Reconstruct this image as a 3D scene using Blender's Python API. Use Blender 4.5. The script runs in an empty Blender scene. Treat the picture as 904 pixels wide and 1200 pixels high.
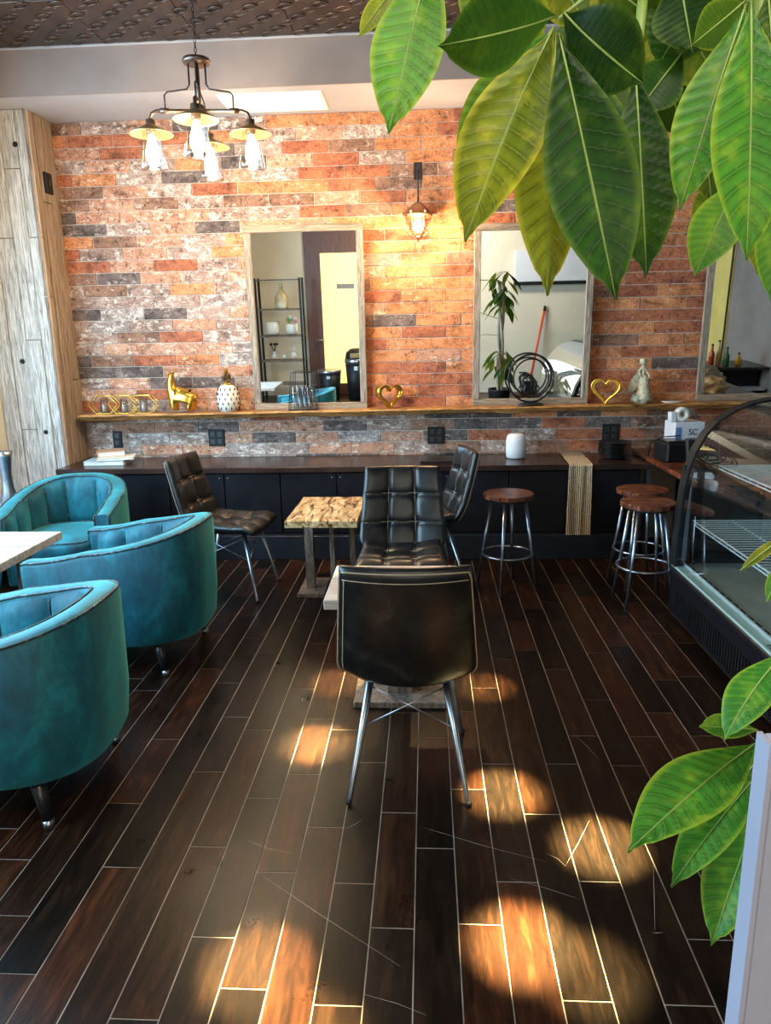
import bpy, bmesh, math, random
from mathutils import Vector, Matrix, noise
random.seed(7)
PI = math.pi
C = bpy.context.scene.collection
S = bpy.context.scene
# ------------------------------------------------------------------ camera
H = 1.55
F_PX, PITCH, YAW, ROLL = 848.17, .23303, -.059355, -.019495
fwd = Vector((math.sin(YAW)*math.cos(PITCH), math.cos(YAW)*math.cos(PITCH), -math.sin(PITCH)))
r0 = Vector((math.cos(YAW), -math.sin(YAW), 0)); u0 = r0.cross(fwd)
RT = r0*math.cos(ROLL) + u0*math.sin(ROLL); UP = u0*math.cos(ROLL) - r0*math.sin(ROLL)
CP = Vector((0, 0, H))
cd = bpy.data.cameras.new('camera'); cam = bpy.data.objects.new('camera', cd); C.objects.link(cam)
cam.matrix_world = Matrix(((RT.x, UP.x, -fwd.x, 0), (RT.y, UP.y, -fwd.y, 0), (RT.z, UP.z, -fwd.z, H), (0, 0, 0, 1)))
cd.sensor_fit = 'VERTICAL'; cd.sensor_height = 36; cd.lens = F_PX/1200*36; cd.clip_start = .02
S.camera = cam
def ray(x, y): return fwd + RT*((x-452)/F_PX) - UP*((y-600)/F_PX)
def on_z(x, y, z=0): d = ray(x, y); return CP + d*((z-H)/d.z)
def on_y(x, y, Y): d = ray(x, y); return CP + d*(Y/d.y)
def on_x(x, y, X): d = ray(x, y); return CP + d*(X/d.x)
def at(x, y, dist): return CP + ray(x, y)*dist
# ------------------------------------------------------------------ world, lights, exposure
S.view_settings.view_transform = 'Standard'; S.view_settings.look = 'None'
S.view_settings.gamma = 1; S.view_settings.use_curve_mapping = False
S.view_settings.exposure = .66
w = bpy.data.worlds.new('sky'); S.world = w; w.use_nodes = True
w.node_tree.nodes['Background'].inputs[0].default_value = (.62, .8, 1, 1)
w.node_tree.nodes['Background'].inputs[1].default_value = .9
def area(name, loc, aim, sx, sy, power, col):
    l = bpy.data.lights.new(name, 'AREA'); l.shape = 'RECTANGLE'; l.size = sx; l.size_y = sy; l.energy = power; l.color = col
    o = bpy.data.objects.new(name, l); C.objects.link(o); o.location = loc
    o.rotation_euler = (Vector(aim)-Vector(loc)).to_track_quat('-Z', 'Y').to_euler(); return o
def spot(name, loc, aim, ang, power, col, blend=.8, rad=.03):
    l = bpy.data.lights.new(name, 'SPOT'); l.spot_size = ang; l.spot_blend = blend; l.energy = power; l.color = col; l.shadow_soft_size = rad
    o = bpy.data.objects.new(name, l); C.objects.link(o); o.location = loc
    o.rotation_euler = (Vector(aim)-Vector(loc)).to_track_quat('-Z', 'Y').to_euler(); return o
def point(name, loc, power, col, rad=.03):
    l = bpy.data.lights.new(name, 'POINT'); l.energy = power; l.color = col; l.shadow_soft_size = rad
    o = bpy.data.objects.new(name, l); C.objects.link(o); o.location = loc; return o
# daylight entering by the window wall on the left, then two added fill lamps
area('window_daylight', (-3.05, 2.5, 1.75), (0, 2.7, .9), 3.8, 2.2, 210, (.42, .74, 1))
area('frontal_fill', (.1, -1.6, 1.75), (.1, 3, 1.6), 1.3, 2.3, 14, (.95, .97, 1))  # added frontal fill behind the camera; the rear wall has no opening here
area('rear_fill', (.0, -.2, 3.3), (.2, -1.7, 1.2), 1.6, .5, 75, (1, .9, .74))  # added fill, no fixture: brightens the rear wall that the mirrors reflect
# ceiling spots, above the frame
SPOTS = [((370, 872), 1.0), ((590, 930), 1.0), ((612, 1105), 1.25), ((705, 992), 1.1), ((300, 1135), .75), ((350, 1215), .5), ((396, 800), .22), ((566, 805), .22), ((690, 1140), .35), ((430, 790), .1)]
# ------------------------------------------------------------------ materials
def nt(name):
    m = bpy.data.materials.new(name); m.use_nodes = True; t = m.node_tree; return m, t, t.nodes['Principled BSDF']
def coords(t, kind, scale):
    if kind == 'pos':
        g = t.nodes.new('ShaderNodeNewGeometry').outputs['Position']
    else:
        g = t.nodes.new('ShaderNodeTexCoord').outputs['Object']
    mp = t.nodes.new('ShaderNodeMapping'); t.links.new(g, mp.inputs[0]); mp.inputs['Scale'].default_value = scale
    return mp.outputs[0]
def ramp(t, src, stops):
    r = t.nodes.new('ShaderNodeValToRGB'); t.links.new(src, r.inputs[0]); e = r.color_ramp.elements
    while len(e) < len(stops): e.new(.5)
    for k, (p, c) in enumerate(stops): e[k].position = p; e[k].color = (*c, 1) if len(c) == 3 else c
    return r.outputs[0]
def nz(t, co, scale, detail=4, rough=.6, dist=0):
    n = t.nodes.new('ShaderNodeTexNoise'); t.links.new(co, n.inputs['Vector'])
    n.inputs['Scale'].default_value = scale; n.inputs['Detail'].default_value = detail; n.inputs['Roughness'].default_value = rough
    n.inputs['Distortion'].default_value = dist; return n.outputs[0]
def bump(t, b, src, strength, dist=.01):
    n = t.nodes.new('ShaderNodeBump'); n.inputs['Strength'].default_value = strength; n.inputs['Distance'].default_value = dist
    t.links.new(src, n.inputs['Height']); t.links.new(n.outputs[0], b.inputs['Normal'])
def mixc(t, f, a, b_, mode='MIX'):
    n = t.nodes.new('ShaderNodeMix'); n.data_type = 'RGBA'; n.blend_type = mode
    for inp, v in ((n.inputs[0], f), (n.inputs[6], a), (n.inputs[7], b_)):
        if hasattr(v, 'type') and hasattr(v, 'is_output'): t.links.new(v, inp)
        elif isinstance(v, (int, float)): inp.default_value = v
        else: inp.default_value = (*v, 1)
    return n.outputs[2]
def M(name, c1, c2=None, scale=8, rough=.5, metal=0, bm_=0, st=(1, 1, 1), detail=4, lo=.35, hi=.65, kind='obj', sheen=0, coat=0, dist=0, spec=None):
    m, t, b = nt(name)
    b.inputs['Roughness'].default_value = rough; b.inputs['Metallic'].default_value = metal
    b.inputs['Base Color'].default_value = (*c1, 1)
    co = coords(t, kind, st); n = nz(t, co, scale, detail, .6, dist)
    t.links.new(ramp(t, n, [(lo, c1), (hi, c2 or tuple(v*.82 for v in c1))]), b.inputs['Base Color'])
    if bm_: bump(t, b, n, bm_)
    if sheen: b.inputs['Sheen Weight'].default_value = sheen; b.inputs['Sheen Roughness'].default_value = .35
    if spec is not None: b.inputs['Specular IOR Level'].default_value = spec
    if coat: b.inputs['Coat Weight'].default_value = coat; b.inputs['Coat Roughness'].default_value = .12
    return m
def glass(name, col=(1, 1, 1), rough=0, tint=.9):
    m = bpy.data.materials.new(name); m.use_nodes = True; t = m.node_tree; t.nodes.clear()
    o = t.nodes.new('ShaderNodeOutputMaterial'); mx = t.nodes.new('ShaderNodeMixShader')
    tr = t.nodes.new('ShaderNodeBsdfTransparent'); tr.inputs[0].default_value = (*[c*tint for c in col], 1)
    gl = t.nodes.new('ShaderNodeBsdfGlossy'); gl.inputs['Roughness'].default_value = rough
    lw = t.nodes.new('ShaderNodeLayerWeight'); lw.inputs[0].default_value = .5
    pw = t.nodes.new('ShaderNodeMath'); pw.operation = 'POWER'; pw.inputs[1].default_value = 3; t.links.new(lw.outputs['Facing'], pw.inputs[0])
    fr = t.nodes.new('ShaderNodeMath'); fr.operation = 'MULTIPLY_ADD'; fr.inputs[1].default_value = .95; fr.inputs[2].default_value = .06; t.links.new(pw.outputs[0], fr.inputs[0])
    t.links.new(fr.outputs[0], mx.inputs[0]); t.links.new(tr.outputs[0], mx.inputs[1]); t.links.new(gl.outputs[0], mx.inputs[2])
    t.links.new(mx.outputs[0], o.inputs[0]); return m
def emit(name, col, s):
    m = bpy.data.materials.new(name); m.use_nodes = True; t = m.node_tree; b = t.nodes['Principled BSDF']
    b.inputs['Base Color'].default_value = (*col, 1); b.inputs['Emission Color'].default_value = (*col, 1); b.inputs['Emission Strength'].default_value = s; return m
def brickmat(name, a, b2, smear, sm):
    m, t, b = nt(name); co = coords(t, 'pos', (1, 1, 1.8)); b.inputs['Roughness'].default_value = .8
    n1 = nz(t, co, 6, 8, .75, .3); c = ramp(t, n1, [(.32, tuple(v*.25 for v in a)), (.46, a), (.62, b2)])
    n2 = nz(t, co, 16, 10, .8, .3); k = ramp(t, n2, [(sm-.02, (0, 0, 0)), (sm+.05, (1, 1, 1))])
    c2 = mixc(t, k, c, smear)
    n4 = nz(t, coords(t, 'pos', (1.3, 1, 1)), 21, 9, .8); k4 = ramp(t, n4, [(.39, (.22, .17, .16)), (.46, (1, 1, 1))])
    c3 = mixc(t, .85, c2, k4, 'MULTIPLY')
    n3 = nz(t, co, 75, 5, .75); k3 = ramp(t, n3, [(.36, (.45, .4, .4)), (.5, (1, 1, 1)), (.66, (1.25, 1.22, 1.2))])
    t.links.new(mixc(t, .9, c3, k3, 'MULTIPLY'), b.inputs['Base Color']); bump(t, b, n2, .8, .01); return m
BR = [brickmat('brick_orange', (.6, .22, .085), (.78, .34, .15), (.8, .6, .44), .58),
      brickmat('brick_rust', (.4, .12, .055), (.58, .2, .09), (.66, .44, .33), .6),
      brickmat('brick_terracotta', (.54, .25, .15), (.66, .36, .23), (.82, .68, .56), .55),
      brickmat('brick_brown', (.26, .13, .08), (.42, .22, .14), (.66, .52, .43), .57),
      brickmat('brick_mauve', (.36, .22, .17), (.5, .34, .27), (.82, .72, .62), .53),
      brickmat('brick_charcoal', (.12, .085, .075), (.24, .17, .145), (.56, .46, .4), .57),
      brickmat('brick_grey', (.31, .225, .195), (.46, .36, .31), (.8, .7, .62), .52)]
def floormat():
    m, t, b = nt('dark_hardwood')
    g = t.nodes.new('ShaderNodeNewGeometry').outputs['Position']
    oi = t.nodes.new('ShaderNodeObjectInfo')
    sc = t.nodes.new('ShaderNodeVectorMath'); sc.operation = 'SCALE'; sc.inputs[0].default_value = (3, 17, 5); t.links.new(oi.outputs['Random'], sc.inputs['Scale'])
    ad = t.nodes.new('ShaderNodeVectorMath'); t.links.new(g, ad.inputs[0]); t.links.new(sc.outputs[0], ad.inputs[1])
    mp = t.nodes.new('ShaderNodeMapping'); t.links.new(ad.outputs[0], mp.inputs[0]); mp.inputs['Scale'].default_value = (9, 1.3, 1)
    n = nz(t, mp.outputs[0], 4, 8, .7, .8)
    c = ramp(t, n, [(.3, (.0035, .002, .0015)), (.5, (.013, .007, .0045)), (.72, (.042, .02, .01))])
    v = ramp(t, oi.outputs['Random'], [(0, (.45, .42, .42)), (.4, (.8, .8, .8)), (.7, (1.4, 1.0, .8)), (.9, (2.0, 1.15, .8)), (1, (2.2, 1.7, 1.4))])
    c = mixc(t, 1, c, v, 'MULTIPLY')
    n2 = nz(t, g, 30, 6, .75); k = ramp(t, n2, [(.7, (0, 0, 0)), (.74, (.6, .6, .6))])
    t.links.new(mixc(t, k, c, (.3, .24, .2)), b.inputs['Base Color'])
    n3 = nz(t, g, 5, 5, .6); rr = t.nodes.new('ShaderNodeMapRange'); t.links.new(n3, rr.inputs[0]); rr.inputs[3].default_value = .2; rr.inputs[4].default_value = .42
    t.links.new(rr.outputs[0], b.inputs['Roughness']); bump(t, b, n, .12, .004); b.inputs['Specular IOR Level'].default_value = .15
    return m
def woodmat(name, dark, mid, light, st=(10, 1, 10), scale=3, rough=.6, kind='obj', bmp=.25, th=(.3, .43, .6)):
    m, t, b = nt(name); co = coords(t, kind, st); n = nz(t, co, scale, 9, .72, 1.2)
    b.inputs['Roughness'].default_value = rough
    t.links.new(ramp(t, n, [(th[0], dark), (th[1], mid), (th[2], light)]), b.inputs['Base Color']); bump(t, b, n, bmp, .006); return m
def leathermat():
    m, t, b = nt('distressed_leather'); co = coords(t, 'obj', (1, 1, 1)); n = nz(t, co, 9, 9, .75, .5)
    t.links.new(ramp(t, n, [(.40, (.0035, .004, .0045)), (.55, (.011, .0115, .012)), (.72, (.06, .054, .042))]), b.inputs['Base Color'])
    b.inputs['Roughness'].default_value = .33; b.inputs['Specular IOR Level'].default_value = .5; bump(t, b, nz(t, co, 120, 4), .12, .002); return m
def velvetmat():
    m, t, b = nt('teal_velvet'); co = coords(t, 'obj', (1, 1, .5)); n = nz(t, co, 7, 9, .7, .25)
    t.links.new(ramp(t, n, [(.36, (0, .045, .075)), (.5, (0, .09, .13)), (.66, (.004, .2, .26))]), b.inputs['Base Color'])
    b.inputs['Roughness'].default_value = .62; b.inputs['Sheen Weight'].default_value = .55; b.inputs['Sheen Roughness'].default_value = .45
    b.inputs['Sheen Tint'].default_value = (.2, .9, .85, 1); bump(t, b, n, .08, .01); return m
def leafmat(name, dark, mid, back):
    m = bpy.data.materials.new(name); m.use_nodes = True; t = m.node_tree; b = t.nodes['Principled BSDF']
    uv = t.nodes.new('ShaderNodeTexCoord').outputs['UV']; sp = t.nodes.new('ShaderNodeSeparateXYZ'); t.links.new(uv, sp.inputs[0])
    def mth(op, a, b_=None):
        n = t.nodes.new('ShaderNodeMath'); n.operation = op
        for k, v in enumerate((a, b_)):
            if v is None: continue
            if isinstance(v, (int, float)): n.inputs[k].default_value = v
            else: t.links.new(v, n.inputs[k])
        return n.outputs[0]
    at_ = mth('ABSOLUTE', sp.outputs[1])
    ph = mth('MULTIPLY', mth('SUBTRACT', sp.outputs[0], mth('MULTIPLY', at_, .10)), 15.0)
    fr = mth('ABSOLUTE', mth('SUBTRACT', mth('FRACT', ph), .5))
    vein = ramp(t, fr, [(.0, (.7, .7, .7)), (.07, (0, 0, 0))]); ruffle_shade = ramp(t, fr, [(.05, (.45, .5, .4)), (.3, (1.15, 1.15, 1.1)), (.5, (1.35, 1.3, 1.2))])  # ruffle shading put into the leaf colour: dark by the veins, pale between
    mid_ = ramp(t, at_, [(.012, (1, 1, 1)), (.035, (0, 0, 0))])
    co = coords(t, 'obj', (1, 1, 1)); n = nz(t, co, 14, 5, .6)
    c = ramp(t, n, [(.3, dark), (.65, mid)])
    c = mixc(t, .9, c, ruffle_shade, 'MULTIPLY')
    n6 = nz(t, co, 26, 6, .7); c = mixc(t, ramp(t, n6, [(.5, (0, 0, 0)), (.7, (.55, .55, .55))]), c, back)
    edge = ramp(t, at_, [(.8, (0, 0, 0)), (1, (.6, .6, .6))])
    c = mixc(t, edge, c, back)
    c = mixc(t, vein, c, tuple(min(1, v*1.5+.03) for v in mid)); c = mixc(t, mid_, c, (.45, .6, .12))
    t.links.new(c, b.inputs['Base Color']); b.inputs['Roughness'].default_value = .38; b.inputs['Specular IOR Level'].default_value = .18
    tl = t.nodes.new('ShaderNodeBsdfTranslucent'); t.links.new(mixc(t, .55, c, back), tl.inputs[0])
    mx = t.nodes.new('ShaderNodeMixShader'); mx.inputs[0].default_value = .42
    o = t.nodes['Material Output']; t.links.new(b.outputs[0], mx.inputs[1]); t.links.new(tl.outputs[0], mx.inputs[2]); t.links.new(mx.outputs[0], o.inputs[0])
    return m
m_floor = floormat()
m_sub = M('floor_gap', (.34, .28, .23), (.16, .12, .09), 6, .6, kind='pos')
m_mortar = M('mortar', (.62, .54, .46), (.45, .38, .33), 20, .9, kind='pos', bm_=.2)
m_paint = M('taupe_paint', (.27, .21, .19), (.31, .245, .22), 3, .7)
m_lite = M('pale_ceiling_paint', (.46, .44, .45), (.4, .38, .39), 2, .8)
m_cream = M('cream_paint', (.72, .66, .52), (.66, .6, .47), 2, .8)
m_greyw = M('grey_wall_paint', (.3, .27, .25), (.22, .2, .19), 1.5, .8)
m_white = M('white_paint', (.42, .43, .5), (.38, .39, .46), 3, .5)
m_lav = M('lavender_grey_paint', (.27, .28, .36), (.24, .25, .32), 3, .6)
m_tin = M('dark_tin', (.07, .045, .036), (.12, .075, .055), 6, .3, .75, .1)
m_barn = woodmat('grey_barn_wood', (.035, .028, .025), (.36, .33, .3), (.78, .75, .7), (26, 26, 1.3), 3.6, .75, 'pos', .6)
m_barn2 = woodmat('brown_barn_wood', (.03, .02, .014), (.2, .135, .095), (.42, .32, .24), (22, 22, 1.1), 3, .75, 'pos', .6)
m_frame = woodmat('weathered_frame_wood', (.035, .025, .018), (.2, .16, .12), (.42, .35, .28), (25, 25, 1.6), 3, .7, 'pos', .4)
m_frameh = woodmat('weathered_frame_wood_across', (.035, .02, .014), (.2, .14, .09), (.42, .33, .23), (1.6, 25, 25), 3, .7, 'pos', .4)
m_live = woodmat('live_edge_wood', (.02, .009, .004), (.22, .09, .025), (.6, .3, .09), (2, 14, 14), 3, .4, 'pos', .4)
m_rust = woodmat('red_brown_wood', (.004, .002, .002), (.1, .025, .012), (.42, .13, .04), (4, 14, 4), 2.0, .3, th=(.4, .5, .64))
m_spalt = woodmat('spalted_wood', (.012, .007, .005), (.42, .22, .08), (.85, .6, .32), (12, 2.2, 12), 2.2, .35, th=(.4, .46, .6))
m_tabw = woodmat('pale_plank_wood', (.2, .14, .1), (.42, .33, .26), (.6, .52, .46), (3, 14, 14), 2, .4)
m_post = woodmat('worn_table_post', (.02, .014, .01), (.09, .06, .045), (.25, .19, .15), (12, 12, 2), 3, .5)
m_black = M('black_laminate', (.006, .006, .009), (.012, .011, .015), 5, .38, kind='pos', spec=.22)
m_ctop = M('dark_counter_wood', (.018, .01, .009), (.045, .022, .017), 4, .25, st=(1, 8, 1), kind='pos', spec=.35)
m_matte = M('black_matte', (.007, .007, .008), (.013, .013, .014), 12, .5, spec=.3)
m_steel = M('brushed_steel', (.42, .45, .5), (.3, .32, .36), 20, .28, .95)
m_iron = M('dark_iron', (.05, .045, .045), (.09, .08, .08), 20, .35, .8)
m_bronze = M('aged_bronze', (.16, .12, .1), (.28, .2, .15), 20, .35, .85)
m_brass = M('lamp_brass', (.75, .58, .3), (.6, .42, .2), 12, .3, .8)
m_gold = M('gold', (.9, .55, .1), (.75, .4, .06), 8, .2, .95)
m_copper = M('copper_lantern', (.32, .14, .08), (.5, .25, .14), 16, .35, .8)
m_leather = leathermat(); m_velvet = velvetmat()
m_stitch = M('tan_stitching', (.3, .22, .14), (.4, .3, .2), 60, .6)
m_piping = M('dark_piping', (.02, .035, .035), (.25, .3, .25), 40, .5, lo=.5, hi=.75)
m_blackleg = M('black_lacquer_leg', (.008, .008, .01), (.015, .015, .016), 9, .3)
m_mirror, t_, b_ = nt('mirror_silver'); b_.inputs['Metallic'].default_value = 1; b_.inputs['Roughness'].default_value = 0; b_.inputs['Base Color'].default_value = (.93, .95, .94, 1)
m_glass = glass('clear_glass'); m_case = glass('case_glass', (.9, .97, .97), 0, .93)
m_bulb = emit('warm_bulb', (1, .8, .5), 26); m_lampbulb = emit('lantern_bulb', (1, .66, .3), 30)
m_ceram = M('white_ceramic', (.8, .78, .7), (.72, .7, .62), 10, .3)
m_stone = M('weathered_stone', (.62, .6, .42), (.3, .27, .17), 40, .8, bm_=.4, detail=8)
m_plastic = M('white_plastic', (.72, .74, .78), (.66, .68, .72), 5, .4)
m_paper = M('paper', (.8, .76, .68), (.7, .66, .58), 20, .8)
m_cover = M('book_cover_tan', (.5, .3, .18), (.42, .25, .15), 20, .6)
m_kraft = M('kraft_paper', (.62, .45, .22), (.42, .3, .15), 9, .6, bm_=.4)
m_vent = M('vent_white', (.9, .87, .82), (.85, .82, .78), 10, .6)
m_wire = M('white_coated_wire', (.72, .78, .8), (.62, .68, .7), 20, .3)
m_deck = M('case_deck', (.42, .45, .4), (.33, .35, .3), 4, .35, .3)
m_runner, t_, b_ = nt('woven_runner'); co_ = coords(t_, 'pos', (1, 1, 1)); b_.inputs['Roughness'].default_value = .9
wv = t_.nodes.new('ShaderNodeTexWave'); t_.links.new(co_, wv.inputs[0]); wv.bands_direction = 'X'; wv.inputs['Scale'].default_value = 24; wv.inputs['Distortion'].default_value = 3; wv.inputs['Detail'].default_value = 4
t_.links.new(ramp(t_, mixc(t_, .5, wv.outputs[0], nz(t_, co_, 70, 5)), [(.35, (.1, .06, .03)), (.5, (.42, .3, .17)), (.66, (.75, .62, .42))]), b_.inputs['Base Color'])
m_leafA = leafmat('leaf_mid_green', (.01, .045, .006), (.05, .13, .01), (.4, .42, .02))
m_leafB = leafmat('leaf_deep_green', (.002, .018, .002), (.01, .06, .004), (.12, .2, .015))
m_leafC = leafmat('leaf_fresh_green', (.018, .11, .018), (.06, .26, .025), (.4, .5, .03))
m_leafY = leafmat('leaf_yellow_green', (.03, .07, .006), (.15, .2, .012), (.65, .55, .03))
m_stem = M('green_stem', (.25, .35, .08), (.15, .22, .05), 10, .5)
m_bark = M('pale_bark', (.42, .36, .28), (.3, .25, .18), 12, .8, bm_=.3)
# ------------------------------------------------------------------ mesh helpers
def new(): return bmesh.new()
def box(bm, x0, x1, y0, y1, z0, z1, bev=0, mi=0, mat=None):
    r = bmesh.ops.create_cube(bm, size=1)
    Mx = Matrix.Translation(((x0+x1)/2, (y0+y1)/2, (z0+z1)/2)) @ Matrix.Diagonal((abs(x1-x0), abs(y1-y0), abs(z1-z0), 1))
    if mat: Mx = mat @ Mx
    bmesh.ops.transform(bm, matrix=Mx, verts=r['verts'])
    fs = {f for v in r['verts'] for f in v.link_faces}
    for f in fs: f.material_index = mi
    if bev:
        es = list({e for v in r['verts'] for e in v.link_edges})
        bmesh.ops.bevel(bm, geom=es, offset=bev, segments=1, affect='EDGES', profile=.5)
    return bm
def B(*a, **k): return box(new(), *a, **k)
def tube(bm, pts, r, n=8, closed=False, cap=True):
    pts = [Vector(p) for p in pts]; k = len(pts); rs = r if isinstance(r, (list, tuple)) else [r]*k; rings = []
    ref = None
    for i, p in enumerate(pts):
        a = pts[i-1] if (i or closed) else p; b = pts[(i+1) % k] if (i < k-1 or closed) else p
        d = (b-a).normalized() if (b-a).length > 1e-9 else Vector((0, 0, 1))
        if ref is None or abs(ref.dot(d)) > .98: ref = Vector((0, 0, 1)) if abs(d.z) < .9 else Vector((1, 0, 0))
        x = (ref - d*ref.dot(d)).normalized(); ref = x; y = d.cross(x)
        rings.append([bm.verts.new(p + (x*math.cos(2*PI*j/n) + y*math.sin(2*PI*j/n))*rs[i]) for j in range(n)])
    for i in range(k if closed else k-1):
        A, Bq = rings[i], rings[(i+1) % k]
        for j in range(n): bm.faces.new((A[j], A[(j+1) % n], Bq[(j+1) % n], Bq[j])).smooth = True
    if cap and not closed: bm.faces.new(rings[0][::-1]); bm.faces.new(rings[-1])
    return bm
def lathe(bm, prof, n=24, c=(0, 0, 0), arc=2*PI, sx=1, sy=1):
    rings = []
    for r, z in prof: rings.append([bm.verts.new((c[0]+r*sx*math.cos(2*PI*j/n), c[1]+r*sy*math.sin(2*PI*j/n), c[2]+z)) for j in range(n)] if r > 1e-5 else [bm.verts.new((c[0], c[1], c[2]+z))])
    for a, b in zip(rings, rings[1:]):
        for j in range(n):
            q = [a[j % len(a)], a[(j+1) % len(a)], b[(j+1) % len(b)], b[j % len(b)]]; u = []
            for v in q:
                if v not in u: u.append(v)
            if len(u) > 2: bm.faces.new(u).smooth = True
    return bm
def grid(bm, fn, nu, nv, closeu=False, smooth=True):
    V = [[bm.verts.new(fn(i/nu, j/nv)) for j in range(nv+1)] for i in range(nu if closeu else nu+1)]
    for i in range(nu):
        for j in range(nv):
            A = V[i]; Bq = V[(i+1) % len(V)]
            bm.faces.new((A[j], Bq[j], Bq[j+1], A[j+1])).smooth = smooth
    return V
def ball(bm, c, r, n=12, s=(1, 1, 1)):
    q = bmesh.ops.create_uvsphere(bm, u_segments=n, v_segments=max(6, n*2//3), radius=r)
    bmesh.ops.transform(bm, matrix=Matrix.Translation(c) @ Matrix.Diagonal((*s, 1)), verts=q['verts'])
    for v in q['verts']:
        for f in v.link_faces: f.smooth = True
    return bm
def mesh(bm, name):
    me = bpy.data.meshes.new(name); bmesh.ops.recalc_face_normals(bm, faces=bm.faces); bm.to_mesh(me); bm.free(); return me
def obj(name, bm, m, parent=None, loc=None):
    me = mesh(bm, name) if isinstance(bm, bmesh.types.BMesh) else bm
    if m is not None and not me.materials: me.materials.append(m)
    o = bpy.data.objects.new(name, me); C.objects.link(o)
    if parent: o.parent = parent
    if loc: o.location = loc
    return o
def tag(o, label, cat, group=None):
    o['label'] = label; o['category'] = cat
    if group: o['group'] = group
    return o
def thing(name, label, cat, loc=(0, 0, 0), rz=0, group=None):
    o = bpy.data.objects.new(name, None); C.objects.link(o); o.empty_display_size = .1
    o.location = loc; o.rotation_euler = (0, 0, rz); return tag(o, label, cat, group)
def struct(name, bm, m, parent=None):
    o = obj(name, bm, m, parent)
    if not parent: o['kind'] = 'structure'
    return o
def kids(o): return [q for q in bpy.data.objects if q.parent == o]
def dup(root, loc, rz, label, group=None):
    def cp(o, p):
        c = o.copy(); C.objects.link(c); c.parent = p
        for k in kids(o): cp(k, c)
        return c
    r = cp(root, None); r.location = loc; r.rotation_euler = (0, 0, rz); r['label'] = label
    if group: r['group'] = group
    return r
def arc(c, r, a0, a1, n, ax='xz'):
    o = []
    for i in range(n+1):
        a = a0+(a1-a0)*i/n; p = list(c)
        k = {'x': 0, 'y': 1, 'z': 2}; p[k[ax[0]]] += r*math.cos(a); p[k[ax[1]]] += r*math.sin(a); o.append(tuple(p))
    return o
def prism(pts, nrm):
    bm = new(); n_ = Vector(nrm); A = [bm.verts.new(Vector(p)-n_/2) for p in pts]; Bq = [bm.verts.new(Vector(p)+n_/2) for p in pts]
    bm.faces.new(A[::-1]); bm.faces.new(Bq)
    for k in range(len(A)): bm.faces.new((A[k], A[(k+1) % len(A)], Bq[(k+1) % len(A)], Bq[k]))
    return bm
def text(name, s, size, m, parent, loc, rot, ext=.0006):
    cu = bpy.data.curves.new(name, 'FONT'); cu.body = s; cu.size = size; cu.extrude = ext; cu.align_x = 'CENTER'; cu.align_y = 'CENTER'
    tmp = bpy.data.objects.new(name, cu); me = bpy.data.meshes.new_from_object(tmp); bpy.data.objects.remove(tmp)
    me.materials.clear(); o = obj(name, me, m, parent, loc); o.rotation_euler = rot; return o
# ================================================================== SETTING
WY = 5.60; XL = -3.15; XR = 4.3; YR = -1.7; ZC = 3.40; ZS = 3.12
# ---- floor of planks
floor = struct('floor', B(XL-.1, XR+.1, YR-.1, WY+.1, -.12, -.0015), m_sub)
PWD, PX0 = .11965, -1.23825
JT = {-2: [(238, 796)], -1: [(17, 1007), (152, 809)], 0: [(17, 1073), (190, 741)], 1: [(20, 1141), (87, 940), (195, 866)], 2: [(143, 1016), (268, 800)],
      3: [(241, 904), (279, 840), (313, 768)], 4: [(157, 1194), (243, 992), (303, 855), (360, 725)], 5: [(251, 1098), (309, 935), (355, 807), (372, 754)],
      6: [(305, 1159), (324, 1022), (357, 907), (375, 842)], 7: [(381, 969), (403, 855)], 8: [(414, 1035), (396, 1178)], 10: [(510, 994)], 11: [(563, 1083), (558, 925)],
      12: [(592, 1033), (583, 895), (568, 806)], 13: [(635, 954), (690, 1173), (590, 772), (578, 720)], 14: [(703, 1033), (659, 895), (616, 762), (605, 728)],
      15: [(809, 1178), (684, 862), (653, 784), (626, 713)], 16: [(834, 1101), (735, 897), (699, 820), (646, 706)], 17: [(756, 863), (701, 765)], 18: [(775, 835), (724, 756)], 19: [(829, 862)]}
planks = []
for i in range(-17, 47):
    x0 = PX0+PWD*i; x1 = x0+PWD
    if x1 < XL or x0 > XR: continue
    ys = sorted(on_z(*q).y for q in JT.get(i, []))
    if not ys: ys = [random.uniform(1.2, 2)]
    lo = ys[0]
    while lo > YR: lo -= random.uniform(.7, 1.2); ys.insert(0, lo)
    hi = ys[-1]
    while hi < WY: hi += random.uniform(.45, .85); ys.append(hi)
    for a, b in zip(ys, ys[1:]):
        a = max(a, YR); b = min(b, WY)
        if b-a > .02: planks.append((x0, x1, a, b))
planks.sort(key=lambda q: (0 if abs((q[0]+q[1])/2+.1) < .62*((q[2]+q[3])/2)+.25 and q[3] > 1.1 else 1, abs(q[2]-1.2)))
gp = .0016
rest = new()
for k, (x0, x1, a, b) in enumerate(planks):
    if k < 300: obj('plank', B(x0+gp, x1-gp, a+gp, b-gp, -.02, 0, .0012), m_floor, floor)
    else: box(rest, x0+gp, x1-gp, a+gp, b-gp, -.02, 0)
obj('planks', rest, m_floor, floor)['kind'] = 'stuff'
sc = new()
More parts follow.
